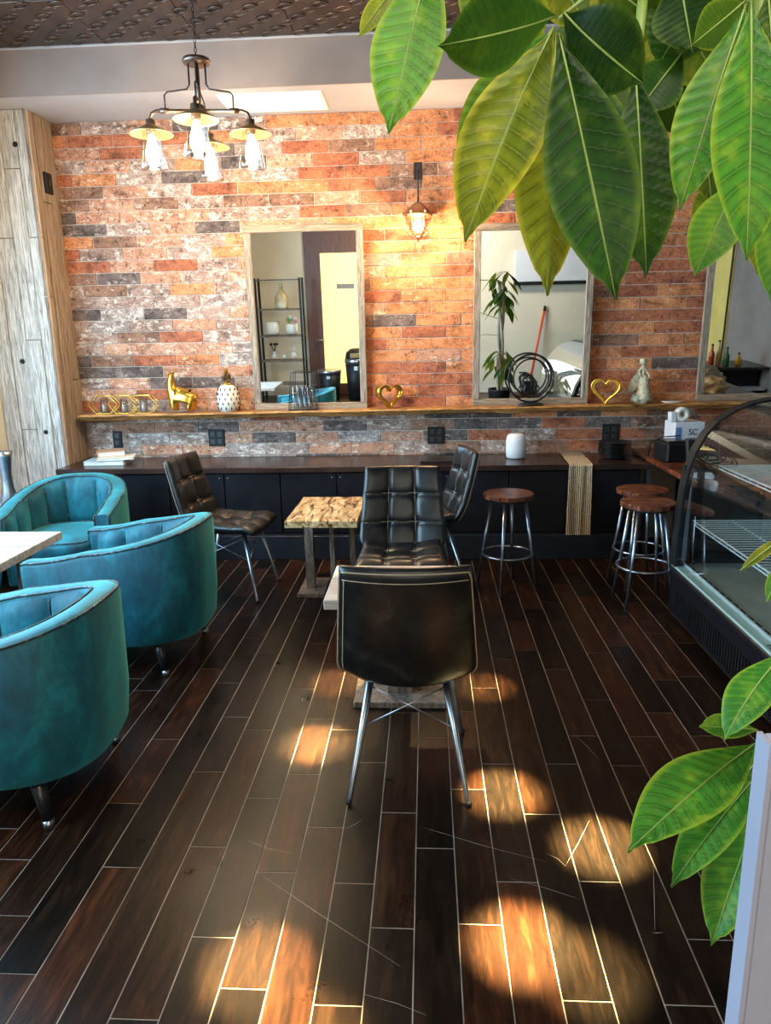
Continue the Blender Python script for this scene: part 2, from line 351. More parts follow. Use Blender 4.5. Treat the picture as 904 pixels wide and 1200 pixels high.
for a, b in (((301, 1022), (470, 1133)), ((425, 1165), (500, 1190)), ((405, 971), (424, 961)), ((497, 970), (640, 1010)), ((640, 1000), (663, 1015)), ((663, 1015), (691, 962)), ((600, 1030), (680, 1054)), ((766, 1015), (768, 1090)), ((672, 860), (704, 892)), ((290, 985), (345, 1000)), ((765, 1093), (777, 1093))):
    p, q = on_z(*a), on_z(*b); d = (q-p); s = Vector((-d.y, d.x, 0)).normalized()*.0006
    mid = (p+q)/2+Vector((random.uniform(-.008, .008), random.uniform(-.01, .01), 0))
    vs = [sc.verts.new(v+Vector((0, 0, .0006))) for v in (p-s*.3, mid-s, q-s*.3, q+s*.3, mid+s, p+s*.3)]; sc.faces.new(vs)
o = obj('scratches', sc, M('scratch', (.5, .42, .36), (.4, .33, .28), 30, .6), floor); o['kind'] = 'stuff'
# ---- brick wall
wall = struct('wall_back', B(XL-.1, XR+.1, WY, WY+.12, 0, ZC), m_mortar)
BW, RH, ZT = .335, .086648, 3.07759
brk = []
for r in range(0, 29):
    z = ZT-RH*r
    def joints(ph, a, b):
        k = math.floor((a-ph)/BW); o = []
        while ph+k*BW < b: o.append(ph+k*BW); k += 1
        return o
    if r < 9: segs = [(-2.482-BW*r/3, -2.71, 3.0)]
    elif r < 24: segs = [(-2.482-BW*r/3, -2.71, -.9), (-.18685-BW*(r-11)/3, -.9, .78), (1.454-BW*(r-13)/3, .78, 3.0)]
    else:
        ph = {24: -2.03, 25: -2.14, 26: -2.03, 27: -1.93, 28: -2.04}[r]; segs = [(ph, -2.71, 3.0)]
    for ph, a, b in segs:
        js = joints(ph, a, b)+[ph+BW*(math.floor((b-ph)/BW)+1)]
        for x in js:
            u, v = max(x, a), min(x+BW, b)
            if v-u > .02: brk.append((u, v, z, r))
def hidden(u, v, z): return (u > -1.32 and v < -.46 and 1.05 < z < 2.4) or (u > .35 and v < 1.2 and 1.06 < z < 2.35)
brk.sort(key=lambda q: (0 if not hidden(*q[:3]) and q[0] < 2.0 and q[3] != 23.5 else 1, 1 if (q[0] > .5 and q[3] < 9) else 0, -(q[1]-q[0]) if q[1]-q[0] < .2 else -1))
unit = {}
def pick(x, z, r):
    R = random.random()
    if r >= 24:
        W_ = (0, .06, .15, .12, .3, .1, .37) if x < 0 else (.06, .22, .08, .3, .06, .24, .04)
    elif x < -1.3: W_ = (.03, .05, .2, .16, .3, .12, .14) if r > 11 else (.1, .12, .38, .12, .2, .05, .03)
    elif x < -.4: W_ = (.3, .17, .28, .12, .13, 0, 0) if r < 2 else (.3, .2, .25, .1, .15, 0, 0)
    elif x < .5: W_ = (.58, .22, .08, .06, .05, .01, 0)
    else: W_ = (.45, .38, .03, .1, .0, .04, 0)
    a = 0
    for k, q in enumerate(W_):
        a += q
        if R <= a: return k
    return 3
stuff = new()
for k, (u, v, z, r) in enumerate(brk):
    mi = pick((u+v)/2, z, r); pr = random.uniform(.005, .009); g = .0028
    if k < 300:
        L = round(v-u, 3); key = (L, int(pr*1000))
        if key not in unit:
            bm = B(-L/2+g, L/2-g, -pr, .01, -RH/2+g, RH/2-g, .0025)
            unit[key] = mesh(bm, 'brick'); unit[key].materials.append(BR[0])
        o = obj('brick', unit[key], None, wall, ((u+v)/2, WY, z))
        o.material_slots[0].link = 'OBJECT'; o.material_slots[0].material = BR[mi]
    else: box(stuff, u+g, v-g, WY-pr, WY+.01, z-RH/2+g, z+RH/2-g, 0, mi)
me = mesh(stuff, 'bricks')
for q in BR: me.materials.append(q)
obj('bricks', me, None, wall)['kind'] = 'stuff'
# ---- ceiling, soffit, tin tiles
ceil = struct('ceiling', B(XL-.1, XR+.1, YR-.1, WY+.1, ZC+.01, ZC+.1), M('ceiling_gap', (.02, .015, .012), None, 5, .6))
sof = struct('trim_1', B(XL, XR, 5.03, WY, ZS, ZC), m_lite)
face = obj('fascia_board', B(XL, XR, 5.015, 5.03, ZS, ZC-.012), m_paint, sof); face['label'] = 'taupe painted fascia of the soffit'
obj('cornice_strip', B(XL, XR, 5.005, 5.03, ZC-.012, ZC, .002), m_lite, sof)
tile = new(); TS = .6
box(tile, 0.002, TS-.002, 0.002, TS-.002, -.004, .012, .002)
for c0 in (0, .2, .4):
    for q_ in range(8):
        cy = q_*.075+.0375; cx = (c0+.6-cy) % .6
        tube(tile, [(cx+math.cos(q*PI/6)*.048-math.sin(q*PI/6)*.006, cy+math.sin(q*PI/6)*.030-math.cos(q*PI/6)*.010, -.006+.003*(q_ % 2)) for q in range(12)], .0055, 5, closed=True)
tme = mesh(tile, 'tin_tile'); tme.materials.append(m_tin)
for i in range(-6, 7):
    for j in range(-3, 8):
        x, y = i*TS-.2, 5.0-TS*(j+1)
        if x < XL-.5 or x+TS > XR+.5 or y < YR-.4: continue
        if j < 5: obj('tin_tile', tme, None, ceil, (x, y, ZC)) if j >= 0 else None
o = obj('tin_panel', B(XL, XR, YR, 2.0, ZC-.004, ZC+.01), m_tin, ceil)
# soffit air vent
v = thing('ceiling_vent', 'white perforated air vent in the pale soffit above the brick wall', 'vent', (-1.01, 5.31, ZS))
obj('vent_frame', B(-.345, .345, -.19, .19, -.008, 0, .002), m_vent, v)
for k in range(16): obj('slat', B(-.325, .325, -.178+k*.0228, -.165+k*.0228, -.012, -.008), m_vent, v)
# ---- side and rear walls
wl = struct('wall_left', new(), m_cream)
bm = new()
box(bm, XL-.1, XL, YR, WY, 0, .52); box(bm, XL-.1, XL, YR, WY, 2.95, ZC); box(bm, XL-.1, XL, 4.75, WY, .52, 2.95); box(bm, XL-.1, XL, YR, .3, .52, 2.95)
bpy.data.objects.remove(wl); wl = struct('wall_left', bm, m_cream)
win = struct('window_1', B(XL-.07, XL-.06, .3, 4.75, .52, 2.95), m_glass)
for k in range(5): obj('mullion', B(XL-.1, XL-.02, .3+k*1.105-.02*(k > 0), .34+k*1.105-.02*(k > 0), .52, 2.95), m_iron, win)
struct('trim_2', B(XL, -2.78, .2, 5.2, .44, .5, .006), m_white)
struct('wall_right', B(XR, XR+.1, YR, WY, 0, ZC), m_greyw)
bm = new(); box(bm, XL, -.1, YR-.1, YR, 0, ZC); box(bm, -.1, 1.2, YR-.1, YR, 0, ZC); box(bm, 1.2, XR, YR-.1, YR, 0, ZC)
struct('wall_rear', bm, m_cream)
# ---- barn wood column at the left corner
col = struct('trim_3', B(XL, -2.725, 5.28, WY, 0, ZS), m_barn2)
fx = [-3.15, -3.03, -2.905, -2.79, -2.70]
cuts = [[2.0], [.95, 2.3], [1.6, 2.75], [2.3]]
for k in range(4):
    zs = [0]+cuts[k]+[ZS]
    for a, b in zip(zs, zs[1:]):
        obj('plank', B(fx[k]+.002, fx[k+1]-.002, 5.245+random.uniform(0, .012), 5.28, a+.002, b-.002, .003), m_barn, col)
for y0, y1, zs in ((5.25, 5.34, (0, 1.9, ZS)), (5.343, 5.47, (0, 2.55, ZS)), (5.473, 5.592, (0, 1.3, ZS))):
    for a, b in zip(zs, zs[1:]):
        obj('plank', B(-2.725, -2.70+random.uniform(-.004, .006), y0, y1, a+.002, b-.002, .003), m_barn2, col)
for z, x in ((.93, -2.84), (1.45, -2.95), (2.9, -2.8)):
    kn = new(); lathe(kn, [(0, 0), (.018, 0), (.014, .004), (0, .004)], 12); bmesh.ops.transform(kn, matrix=Matrix.Translation((x, 5.246, z)) @ Matrix.Rotation(PI/2, 4, 'X'), verts=kn.verts)
    obj('knot', kn, m_matte, col)
p = on_x(55, 215, -2.695)
sw = thing('switch_box', 'small black switch box high on the barn wood column', 'switch', p)
obj('housing', B(-.004, .02, -.045, .045, -.07, .07, .004), m_matte, sw); obj('toggle', B(.02, .028, -.012, .012, -.02, .02, .002), m_iron, sw)
# ================================================================== COUNTER
ct = tag(obj('countertop', B(-2.7, 1.55, 5.05, WY-.012, .64, .68, .004), m_ctop), 'long dark wood countertop running under the brick wall', 'countertop')
cx = [-2.7, -1.88, -1.06, -.24, .58, 1.5]
names = ['under the books by the barn wood column', 'behind the left leather chair', 'behind the spalted table', 'behind the middle leather chair', 'behind the table runner, at the right end']
for k in range(5):
    c = thing('base_cabinet', 'black base cabinet '+names[k], 'cabinet', (cx[k], 5.09, 0), 0, 'black base cabinets under the counter')
    L = cx[k+1]-cx[k]
    obj('carcass', B(.002, L-.002, .012, .48, .18, .64), m_black, c)
    for s in range(2):
        d = obj('door', B(.004+s*L/2, L/2-.003+s*L/2, -.006, .012, .19, .63, .002), m_black, c)
        kx = L/2-.03 if s == 0 else L/2+.03
        kb = new(); ball(kb, (kx, -.012, .60), .007, 8); obj('knob', kb, m_steel, d)
struct('baseboard_back', B(-2.7, 1.5, 5.03, 5.2, 0, .178, .003), M('blue_black_kick', (.012, .015, .022), (.02, .024, .034), 4, .35, kind='pos', spec=.3))
# outlets
for (x, y, lab, kind) in ((138, 515, 'black wall socket above the books', 'socket'), (254, 513, 'square black double switch plate left of the leather chair back', 'switch'), (511, 510, 'black six-slot power outlet under the first heart and the lantern', 'outlet'), (716, 507, 'black outlet above the stack of black plates', 'outlet')):
    p = on_y(x, y, WY-.01); o = thing('wall_outlet', lab, kind, p)
    wd = .036 if x == 138 else .064
    obj('cover_plate', B(-wd, wd, -.008, .004, -.066, .066, .003), m_matte, o)
    for sx in ((0,) if wd < .04 else (-.028, .028)):
        for sz in (-.028, .028):
            obj('receptacle', B(sx-.018, sx+.018, -.011, -.007, sz-.02, sz+.02, .002), m_iron, o)
# ---- live edge shelf
def shelf_pt(u, v):
    x = -2.66+u*5.4; z0 = 1.036+(x+2.66)*.0062
    a = v*2*PI; n1 = noise.noise(Vector((x*2.3, 1, 0)))*.018+noise.noise(Vector((x*9, 3, 0)))*.008
    yy = [5.585, 5.40+n1, 5.392+n1, 5.43+n1*1.5, 5.585][min(4, int(v*4+.5))]; zz = [0, 0, -.012, -.045+n1*.4, -.045][min(4, int(v*4+.5))]
    return (x, yy, z0+zz)
bm = new(); V = grid(bm, shelf_pt, 140, 4, smooth=False)
bm.faces.new(V[0]); bm.faces.new(V[-1][::-1])
for i in range(140): bm.faces.new((V[i][4], V[i+1][4], V[i+1][0], V[i][0]))
shelf = tag(obj('wall_shelf', bm, m_live), 'long live-edge wooden shelf across the brick wall', 'shelf')
def ztop(x): return 1.036+(x+2.66)*.0062
# ---- mirrors
def mirror(x0, x1, z1, lab, fw=.05, tilt=2.5, x1b=None):
    zb = ztop(x0)+.001; L = thing('framed_mirror', lab, 'mirror', ((x0+x1)/2, 5.535, zb), 0)
    w_ = (x1-x0)/2; h = z1-zb
    ro = Matrix.Rotation(math.radians(tilt), 4, 'X')
    def P(n, m, *a): o = obj(n, B(*a, bev=.004), m, L); o.matrix_local = ro; return o
    P('frame_rail', m_frameh, -w_, w_, -.012, .016, 0, fw); P('frame_rail', m_frameh, -w_, w_, -.012, .016, h-fw, h)
    P('frame_stile', m_frame, -w_, -w_+fw, -.014, .016, fw, h-fw); P('frame_stile', m_frame, w_-fw, w_, -.014, .016, fw, h-fw)
    P('backing', m_matte, -w_+.01, w_-.01, .004, .014, .01, h-.01)
    bm = new(); vs = [bm.verts.new(q) for q in ((-w_+fw, .002, fw), (w_-fw, .002, fw), (w_-fw, .002, h-fw), (-w_+fw, .002, h-fw))]; bm.faces.new(vs)
    bm.normal_update(); o = obj('mirror_glass', bm, m_mirror, L); o.matrix_local = ro
    # sharp arrises of the inner frame
    return L
mirror(-1.315, -.45, 2.37, 'framed mirror left of the lantern, a black rack reflected in it')
mirror(.345, 1.2, 2.34, 'framed mirror right of the lantern, plants and a broom reflected in it')
mirror(1.99, 2.85, 2.34, 'framed mirror at the right edge above the display case')
# ================================================================== FURNITURE
# ---- quilted leather chair; local front = +Y
def pad(fn, nfn, th, nu, nv, quilt, frontsign=1):
    bm = new()
    def side(s):
        def f(u, v):
            e = (max(0, 1-abs(2*u-1)**10)*max(0, 1-abs(2*v-1)**10))**.5
            q = 0
            if s*frontsign > 0 and quilt:
                du = min(abs(u-1/3), abs(u-2/3)); dv = min(abs(v-1/3), abs(v-2/3))
                q = -.010*math.exp(-(du/.022)**2)-.010*math.exp(-(dv/.022)**2)
                q -= .012*math.exp(-((du*du+dv*dv)/.0045))
                q += .004*abs(math.sin(u*3*PI)*math.sin(v*3*PI))
            return fn(u, v)+nfn(u, v)*(s*(th/2*(.25+.75*e))+q*s*e*frontsign*s)
        return f
    A = grid(bm, side(1), nu, nv); Bv = grid(bm, side(-1), nu, nv)
    for i in range(nu):
        for j in (0, nv): bm.faces.new((A[i][j], A[i+1][j], Bv[i+1][j], Bv[i][j])).smooth = True
    for j in range(nv):
        for i in (0, nu): bm.faces.new((A[i][j], A[i][j+1], Bv[i][j+1], Bv[i][j])).smooth = True
    return bm
def leather_chair(label, loc, rz):
    t = thing('leather_chair', label, 'chair', loc, rz, 'dark leather chairs around the tables')
    def backp(u, v):
        x = (u-.5)*(.408+.062*min(1, (1-v)*1.25)); s = (u-.5)*2
        if v < .14: x *= .80+.20*(1-(1-v/.14)**2)**.5
        y = -.225-.10*v+.045*s*s*(1-.3*v)+.03*(1-v)**3; z = .42+.455*v+.035*s*s*max(0, 1-v*3)
        return Vector((x, y, z))
    bn = lambda u, v: Vector((-(u-.5)*.35, 1, .22)).normalized()
    obj('backrest', pad(backp, bn, .05, 36, 36, True), m_leather, t)
    def seatp(u, v):
        s = (u-.5)*2; return Vector(((u-.5)*(.46-.05*(1-v)), -.185+.415*v, .455+.03*s*s*(1-.6*v)-.028*max(0, v-.85)/.15*.8-.012*math.sin(v*PI)))
    obj('seat', pad(seatp, lambda u, v: Vector((0, 0, 1)), .06, 36, 36, True), m_leather, t)
    st = new()
    for fn, nf, th in ((backp, bn, .05), (seatp, lambda u, v: Vector((0, 0, 1)), .06)):
        for k in (1/3, 2/3):
            off = th/2-.0085
            tube(st, [fn(k+.012, .04+.92*i/16)+nf(k, .5)*off for i in range(17)], .0014, 4)
            tube(st, [fn(.04+.92*i/16, k+.012)+nf(.04+.92*i/16, k)*off for i in range(17)], .0014, 4)
    obj('stitching', st, m_stitch, t)
    pp = new()
    ring = [(.03+.94*i/20, .975) for i in range(21)]+[(.985, .97-.93*i/20) for i in range(1, 21)]
    tube(pp, [backp(u, v)-bn(u, v)*.019 for u, v in ring], .0026, 5)
    tube(pp, [backp(.015, .97-.93*i/20)-bn(0, .5)*.019 for i in range(21)], .0026, 5)
    tube(pp, [backp(.04+.92*i/20, .925-.012*math.sin(PI*i/20))-bn(.04+.92*i/20, .9)*.0265 for i in range(21)], .0018, 4)
    tube(pp, [backp(.055, .92-.8*i/16)-bn(.055, .5)*.0255 for i in range(17)], .0016, 4)
    obj('piping', pp, m_stitch, t)
    for fn, nf, th in ((backp, bn, .05), (seatp, lambda u, v: Vector((0, 0, 1)), .06)):
        for a in (1/3, 2/3):
            for b in (1/3, 2/3):
                bm = new(); ball(bm, fn(a, b)+nf(a, b)*(th/2-.026), .011, 8); obj('button', bm, m_leather, t)
    for sx in (-1, 1):
        for sy, ty in ((-1, -.12), (1, .13)):
            lg = new(); top = Vector((sx*.125, ty, .435)); ft = Vector((sx*.205, sy*.235-.01, .004))
            tube(lg, [top, top.lerp(ft, .95), ft], [.014, .0085, .0085], 10); l = obj('leg', lg, m_steel, t)
            fb = new(); ball(fb, ft+Vector((0, 0, .008)), .0125, 8, (1, 1, .9)); obj('foot_cap', fb, m_matte, l)
    wr = new()
    L = lambda sx, sy, k: Vector((sx*.125, -.12 if sy < 0 else .13, .435)).lerp(Vector((sx*.205, sy*.235-.01, .004)), k)
    for a, b in (((-1, -1), (1, -1)), ((-1, 1), (1, 1)), ((-1, -1), (-1, 1)), ((1, -1), (1, 1))):
        tube(wr, [L(*a, .1), L(*b, .42)], .0028, 5); tube(wr, [L(*a, .42), L(*b, .1)], .0028, 5)
    obj('wire_brace', wr, m_steel, t)
    obj('seat_frame', B(-.14, .14, -.14, .15, .415, .43, .004), m_iron, t)
    return t
chA = leather_chair('dark leather chair nearest the camera, seen from behind', (-.07, 2.42, 0), 0)
dup(chA, (-.135, 3.62, 0), PI, 'dark buttoned leather chair facing the camera across the centre table')
dup(chA, (-1.235, 4.35, 0), -PI/2-.12, 'dark leather chair left of the spalted table, facing right')
dup(chA, (-.03, 4.5, 0), PI/2+.22, 'dark leather chair in profile behind the camera-facing one, turned left')
# ---- tub chairs; local front = -Y
def tub_chair(label, loc, rz):
    t = thing('tub_chair', label, 'chair', loc, rz, 'teal velvet tub chairs by the window')
    HW, BK, FR, TH = .35, .425, -.34, .09
    def path(s, ins=0):   # s 0..1, left front -> back -> right front
        w_, b_ = HW-ins, BK-ins; st_ = .20
        if s < st_: return Vector((-w_, FR+(0+.0-FR)*(s/st_)*1.0*.9, 0))
        if s > 1-st_: return Vector((w_, FR+(0-FR)*((1-s)/st_)*.9, 0))
        y0 = FR*.1; a = PI-(s-st_)/(1-2*st_)*PI
        ca, sa = math.cos(a), math.sin(a); n = 2.7
        return Vector((w_*abs(ca)**(2/n)*(1 if ca > 0 else -1), y0+(b_-y0)*abs(sa)**(2/n), 0))
    def rim(s): k = min(s, 1-s)*2; return .575+.13*(k*k*(3-2*k))
    N = 72
    bm = new()
    prof = lambda s: [(.03, .165), (.012, .2), (0, .33), (-.004, rim(s)-.02), (.006, rim(s)), (.02, rim(s)+.008), (TH-.018, rim(s)+.006), (TH-.003, rim(s)-.006), (TH, rim(s)-.03), (TH-.01, .34)]
    rows = []
    for i in range(N+1):
        s = i/N; rows.append([bm.verts.new(path(s, ins)+Vector((0, 0, z))) for ins, z in prof(s)])
    for i in range(N):
        for j in range(9): bm.faces.new((rows[i][j], rows[i+1][j], rows[i+1][j+1], rows[i][j+1])).smooth = True
    bm.faces.new(rows[0]); bm.faces.new(rows[-1][::-1])
    obj('shell', bm, m_velvet, t)
    bm = new()
    def inner(u, v):
        s = .03+.94*u; ch = abs(math.sin(u*PI*9)); p_ = path(s, TH-.004+.032*ch**.5*math.sin(PI*min(1, v*1.02))**.3); return p_+Vector((0, 0, .36+(rim(s)-.012-.36)*v))
    grid(bm, inner, 144, 8); obj('channel_back', bm, m_velvet, t)
    sm = new()
    for k in range(1, 9):
        s = .03+.94*k/9; tube(sm, [path(s, TH+.001)+Vector((0, 0, .37+(rim(s)-.03-.37)*q/6)) for q in range(7)], .0035, 5)
    obj('channel_seam', sm, m_piping, t)
    for ins, dz, nm in ((.003, .002, 'outer_piping'), (TH-.002, 0, 'inner_piping')):
        pp = new(); pts = [path(i/N, ins)+Vector((0, 0, rim(i/N)+dz)) for i in range(N+1)]
        e0 = [path(0, ins)+Vector((0, -.002, .2+(rim(0)-.21)*q/6)) for q in range(7)]; e1 = [path(1, ins)+Vector((0, -.002, .2+(rim(0)-.21)*q/6)) for q in range(6, -1, -1)]
        tube(pp, e0+pts+e1, .0042, 6); obj(nm, pp, m_piping, t)
    bm = new(); iw = HW-TH
    def cush(u, v):
        a = u*2*PI; n = 3.2; ca, sa = math.cos(a), math.sin(a)
        x = iw*abs(ca)**(2/n)*(1 if ca >= 0 else -1); y = -.045+.30*abs(sa)**(2/n)*(1 if sa >= 0 else -1)
        P_ = [(0, .30), (.96, .30), (1, .325), (1, .385), (.96, .41), (.6, .425), (0, .43)][int(round(v*6))]
        return Vector((x*P_[0], -.045+(y+.045)*P_[0], P_[1]))
    grid(bm, cush, 48, 6, closeu=True); bmesh.ops.remove_doubles(bm, verts=bm.verts, dist=1e-4); obj('seat_cushion', bm, m_velvet, t)
    pp = new(); tube(pp, [cush(i/40, 4/6)+Vector((0, 0, .004)) for i in range(40)], .003, 5, closed=True); obj('cushion_piping', pp, m_piping, t)
    bm = B(-iw-.01, iw+.01, FR+.005, .2, .165, .315, .012); obj('seat_base', bm, m_velvet, t)
    for sx in (-1, 1):
        for sy in (-1, 1):
            lg = new(); a = Vector((sx*.235, sy*.235, .17)); b = Vector((sx*.26, sy*.27, .028)); c = Vector((sx*.265, sy*.275, 0))
            tube(lg, [a, b], [.027, .018], 12); l = obj('leg', lg, m_blackleg, t)
            f = new(); tube(f, [b, c], [.0195, .0175], 12); obj('ferrule', f, m_steel, l)
    return t
tc = tub_chair('teal velvet tub chair nearest the camera, at the left edge', (-1.53, 2.29, 0), -PI/2)
dup(tc, (-1.515, 3.42, 0), -PI/2-.06, 'teal velvet tub chair in the middle, back turned to the room')
dup(tc, (-2.27, 4.32, 0), .16, 'teal velvet tub chair farthest back, open seat towards the camera')
# ---- tables
def low_table(label, cx_, cy_, lx, ly, z, top, uprights, plates, mt, braces=False):
    t = thing('low_table', label, 'table', (cx_, cy_, 0), 0)
    tp = obj('tabletop', B(-lx/2, lx/2, -ly/2, ly/2, z-.042, z, .003), mt, t)
    for (x, y, w_, tilt) in uprights:
        bm = B(x-w_/2, x+w_/2, y-w_/2, y+w_/2, .02, z-.042, .003)
        if tilt: bmesh.ops.transform(bm, matrix=Matrix.Shear('XY', 4, (tilt, 0)), verts=bm.verts)
        obj('upright', bm, m_post, t)
    for (x0, x1, y0, y1) in plates: obj('foot_plate', B(x0, x1, y0, y1, 0, .028, .003), m_post, t)
    if braces: obj('crossbar', B(-.16, .16, -.02, .02, .1, .14, .003), m_post, t)
    return t
low_table('square spalted-wood low table between two leather chairs at the back', -.61, 4.32, .42, .66, .55, None, [(-.13, .03, .055, 0), (.02, -.02, .03, 0), (.14, .05, .04, 0)], [(-.2, -.03, -.1, .22), (.06, .2, -.08, .22)], m_spalt)
low_table('light wood low table mostly hidden by the nearest leather chair', -.125, 2.925, .58, .45, .55, None, [(.0, .06, .11, 0)], [(-.2, .22, -.08, .16)], m_tabw)
lt = low_table('pale wood low table among the teal tub chairs', -2.33, 3.36, .7, .66, .575, None, [(.18, -.22, .06, 0), (.18, .22, .06, 0), (-.18, -.22, .06, 0), (-.18, .22, .06, 0)], [(.14, .22, -.28, .28), (-.22, -.14, -.28, .28)], m_tabw, True)
low_table('pale wood low table by the window behind the camera', -2.35, 1.0, .6, .6, .58, None, [(0, 0, .08, 0)], [(-.2, .2, -.2, .2)], m_tabw)
# ---- bar stools
def bar_stool(label, loc, rz, z=.62):
    t = thing('bar_stool', label, 'stool', loc, rz, 'round wooden bar stools')
    bm = new(); lathe(bm, [(0, z-.028), (.152, z-.028), (.155, z-.025), (.155, z-.003), (.152, z), (0, z)], 32); [setattr(f, 'smooth', False) for f in bm.faces]; obj('seat', bm, m_rust, t)
    bm = new(); lathe(bm, [(0, z-.045), (.12, z-.045), (.12, z-.03), (0, z-.03)], 24); obj('seat_plate', bm, m_iron, t)
    for k in range(4):
        a = PI/4+k*PI/2; bm = new(); tube(bm, [(.105*math.cos(a), .105*math.sin(a), z-.04), (.19*math.cos(a), .19*math.sin(a), 0)], [.0115, .0095], 8); obj('leg', bm, m_steel, t)
    bm = new(); tube(bm, [(.157*math.cos(i*PI/16), .157*math.sin(i*PI/16), .235) for i in range(32)], .008, 6, closed=True); obj('foot_ring', bm, m_steel, t)
    return t
bs = bar_stool('lone bar stool with a red-brown seat in front of the long counter', (.50, 4.40, 0), PI/4-.3)
dup(bs, (1.27, 4.14, 0), PI/4-.75, 'nearer of the two bar stools beside the display case')
dup(bs, (1.34, 4.5, 0), PI/4-.6, 'farther of the two bar stools beside the display case')
# ---- right hand counter and the things on it
rc = thing('side_counter', 'red-brown wooden side counter meeting the brick wall beside the display case', 'counter', (1.55, 0, 0))
obj('worktop', B(0, .75, 4.12, 5.58, .682, .712, .004), m_rust, rc)
obj('leg', B(.02, .05, 5.2, 5.23, 0, .682), m_steel, rc); obj('leg', B(.02, .06, 4.42, 4.46, 0, .682), m_white, rc)
obj('back_panel', B(.35, .37, 4.14, 5.55, 0, .682), m_black, rc)
def stack(label, loc): pass
p = thing('receipt_printer', 'black receipt printer on the side counter below the third mirror', 'printer', (1.66, 5.02, .712), .15)
obj('body', B(-.07, .09, -.11, .1, 0, .13, .01), m_matte, p); obj('lid', B(-.06, .08, -.09, .08, .13, .142, .004), m_iron, p)
p = thing('payment_terminal', 'black touchscreen till with a grey-edged screen on the side counter', 'till', (1.78, 4.72, .712), .1)
bm = B(-.11, .11, -.012, .012, 0, .17, .004, mat=Matrix.Translation((0, 0, .02)) @ Matrix.Rotation(-.25, 4, 'X')); obj('screen_housing', bm, m_matte, p)
bm = B(-.105, .105, -.016, -.012, .01, .165, mat=Matrix.Translation((0, 0, .02)) @ Matrix.Rotation(-.25, 4, 'X')); obj('screen_edge', bm, m_steel, p)
bm = B(-.098, .098, -.0175, -.016, .017, .158, mat=Matrix.Translation((0, 0, .02)) @ Matrix.Rotation(-.25, 4, 'X')); obj('screen', bm, m_blackleg, p)
obj('stand', B(-.07, .07, -.05, .08, 0, .025, .005), m_matte, p)
p = thing('shipping_box', 'white printed carton standing behind the till under the third mirror', 'box', (1.83, 5.3, .712), .1)
obj('carton', B(-.09, .12, -.09, .09, 0, .235, .002), m_plastic, p)
text('lettering', 'SC', .06, m_matte, p, (.04, -.0915, .165), (PI/2, 0, 0))
obj('label_patch', B(-.085, -.045, -.0915, -.09, .1, .2), M('blue_print', (.15, .25, .5), None, 5, .6), p)
p = thing('tape_gun', 'white and grey tape gun lying on the white carton', 'tape gun', (1.82, 5.27, .948), .1)
obj('body', B(-.1, -.06, -.03, .03, 0, .07, .004), m_plastic, p)
bm = new(); lathe(bm, [(.02, -.025), (.05, -.025), (.05, .025), (.02, .025), (.02, -.025)], 20); bmesh.ops.transform(bm, matrix=Matrix.Translation((-.01, 0, .052)) @ Matrix.Rotation(PI/2, 4, 'X'), verts=bm.verts); obj('tape_roll', bm, m_ceram, p)
bm = new(); tube(bm, [(.0, 0, .085), (.05, 0, .085), (.11, 0, -.0+.02)], .012, 8); obj('handle', bm, m_steel, p)
p = thing('receipt_pad', 'white ridged pad on the near end of the side counter', 'pad', (1.63, 4.42, .712), -.2)
for k in range(6): obj('sheet', B(-.04, .09, -.08+k*.028, -.06+k*.028, 0, .02, .002), m_plastic, p)
cb = new(); tube(cb, [(1.56, 5.16, .72), (1.555, 5.1, .83), (1.6, 5.0, .875), (1.7, 4.97, .885), (1.76, 5.12, .87)], .004, 6)
tag(obj('cable', cb, m_matte), 'black cable looping over the receipt printer', 'cable')
# ---- display case
CX0, CY0, CY1 = 1.37, 2.0, 3.98
dc = thing('display_case', 'black refrigerated display case with curved glass at the right', 'display case', (CX0, CY1, 0))
LN = CY0-CY1
obj('base', B(.0, .82, LN, 0, .02, .285, .006), m_black, dc)
for k in range(44): obj('grille_slat', B(-.006, 0, -.12-k*.03, -.108-k*.03, .05, .19), m_matte, dc)
prof = [(0.0, .30), (.004, .45), (.01, .6), (.02, .74), (.035, .84), (.065, .94), (.11, 1.03), (.17, 1.10), (.25, 1.155), (.34, 1.19), (.43, 1.21), (.50, 1.212)]
bm = new(); V = [[bm.verts.new((x, y, z)) for x, z in prof] for y in (LN+.01, -.01)]
for j in range(len(prof)-1): bm.faces.new((V[0][j], V[0][j+1], V[1][j+1], V[1][j])).smooth = True
g_ = obj('curved_glass', bm, m_case, dc)
bm = new(); vs = [bm.verts.new((x, -.004, z)) for x, z in prof]+[bm.verts.new((.8, -.004, 1.2)), bm.verts.new((.8, -.004, .30))]; bm.faces.new(vs); obj('end_glass', bm, m_case, dc)
bm = new()
for (x, z), (x2, z2) in zip(prof, prof[1:]):
    d = Vector((x2-x, 0, z2-z)); n_ = Vector((d.z, 0, -d.x)).normalized()*.045
    a, b = Vector((x, 0, z)), Vector((x2, 0, z2))
    q = [bm.verts.new(v+Vector((0, yy, 0))) for yy in (-.075, .01) for v in (a-n_*.15, b-n_*.15, b+n_*.55, a+n_*.55)]
    for f in ((0, 1, 2, 3), (4, 7, 6, 5), (0, 4, 5, 1), (3, 2, 6, 7)): bm.faces.new([q[k] for k in f])
obj('end_frame', bm, m_matte, dc)
obj('inner_post', B(.10, .135, -.03, -.006, .30, 1.0, .003), m_matte, dc); obj('inner_rail', B(.1, .8, -.03, -.006, .33, .37, .003), m_matte, dc); obj('inner_rail', B(.02, .8, -.03, -.006, .82, .86, .003), m_matte, dc)
obj('top_panel', B(.50, .82, LN, 0, 1.195, 1.22, .004), m_blackleg, dc)
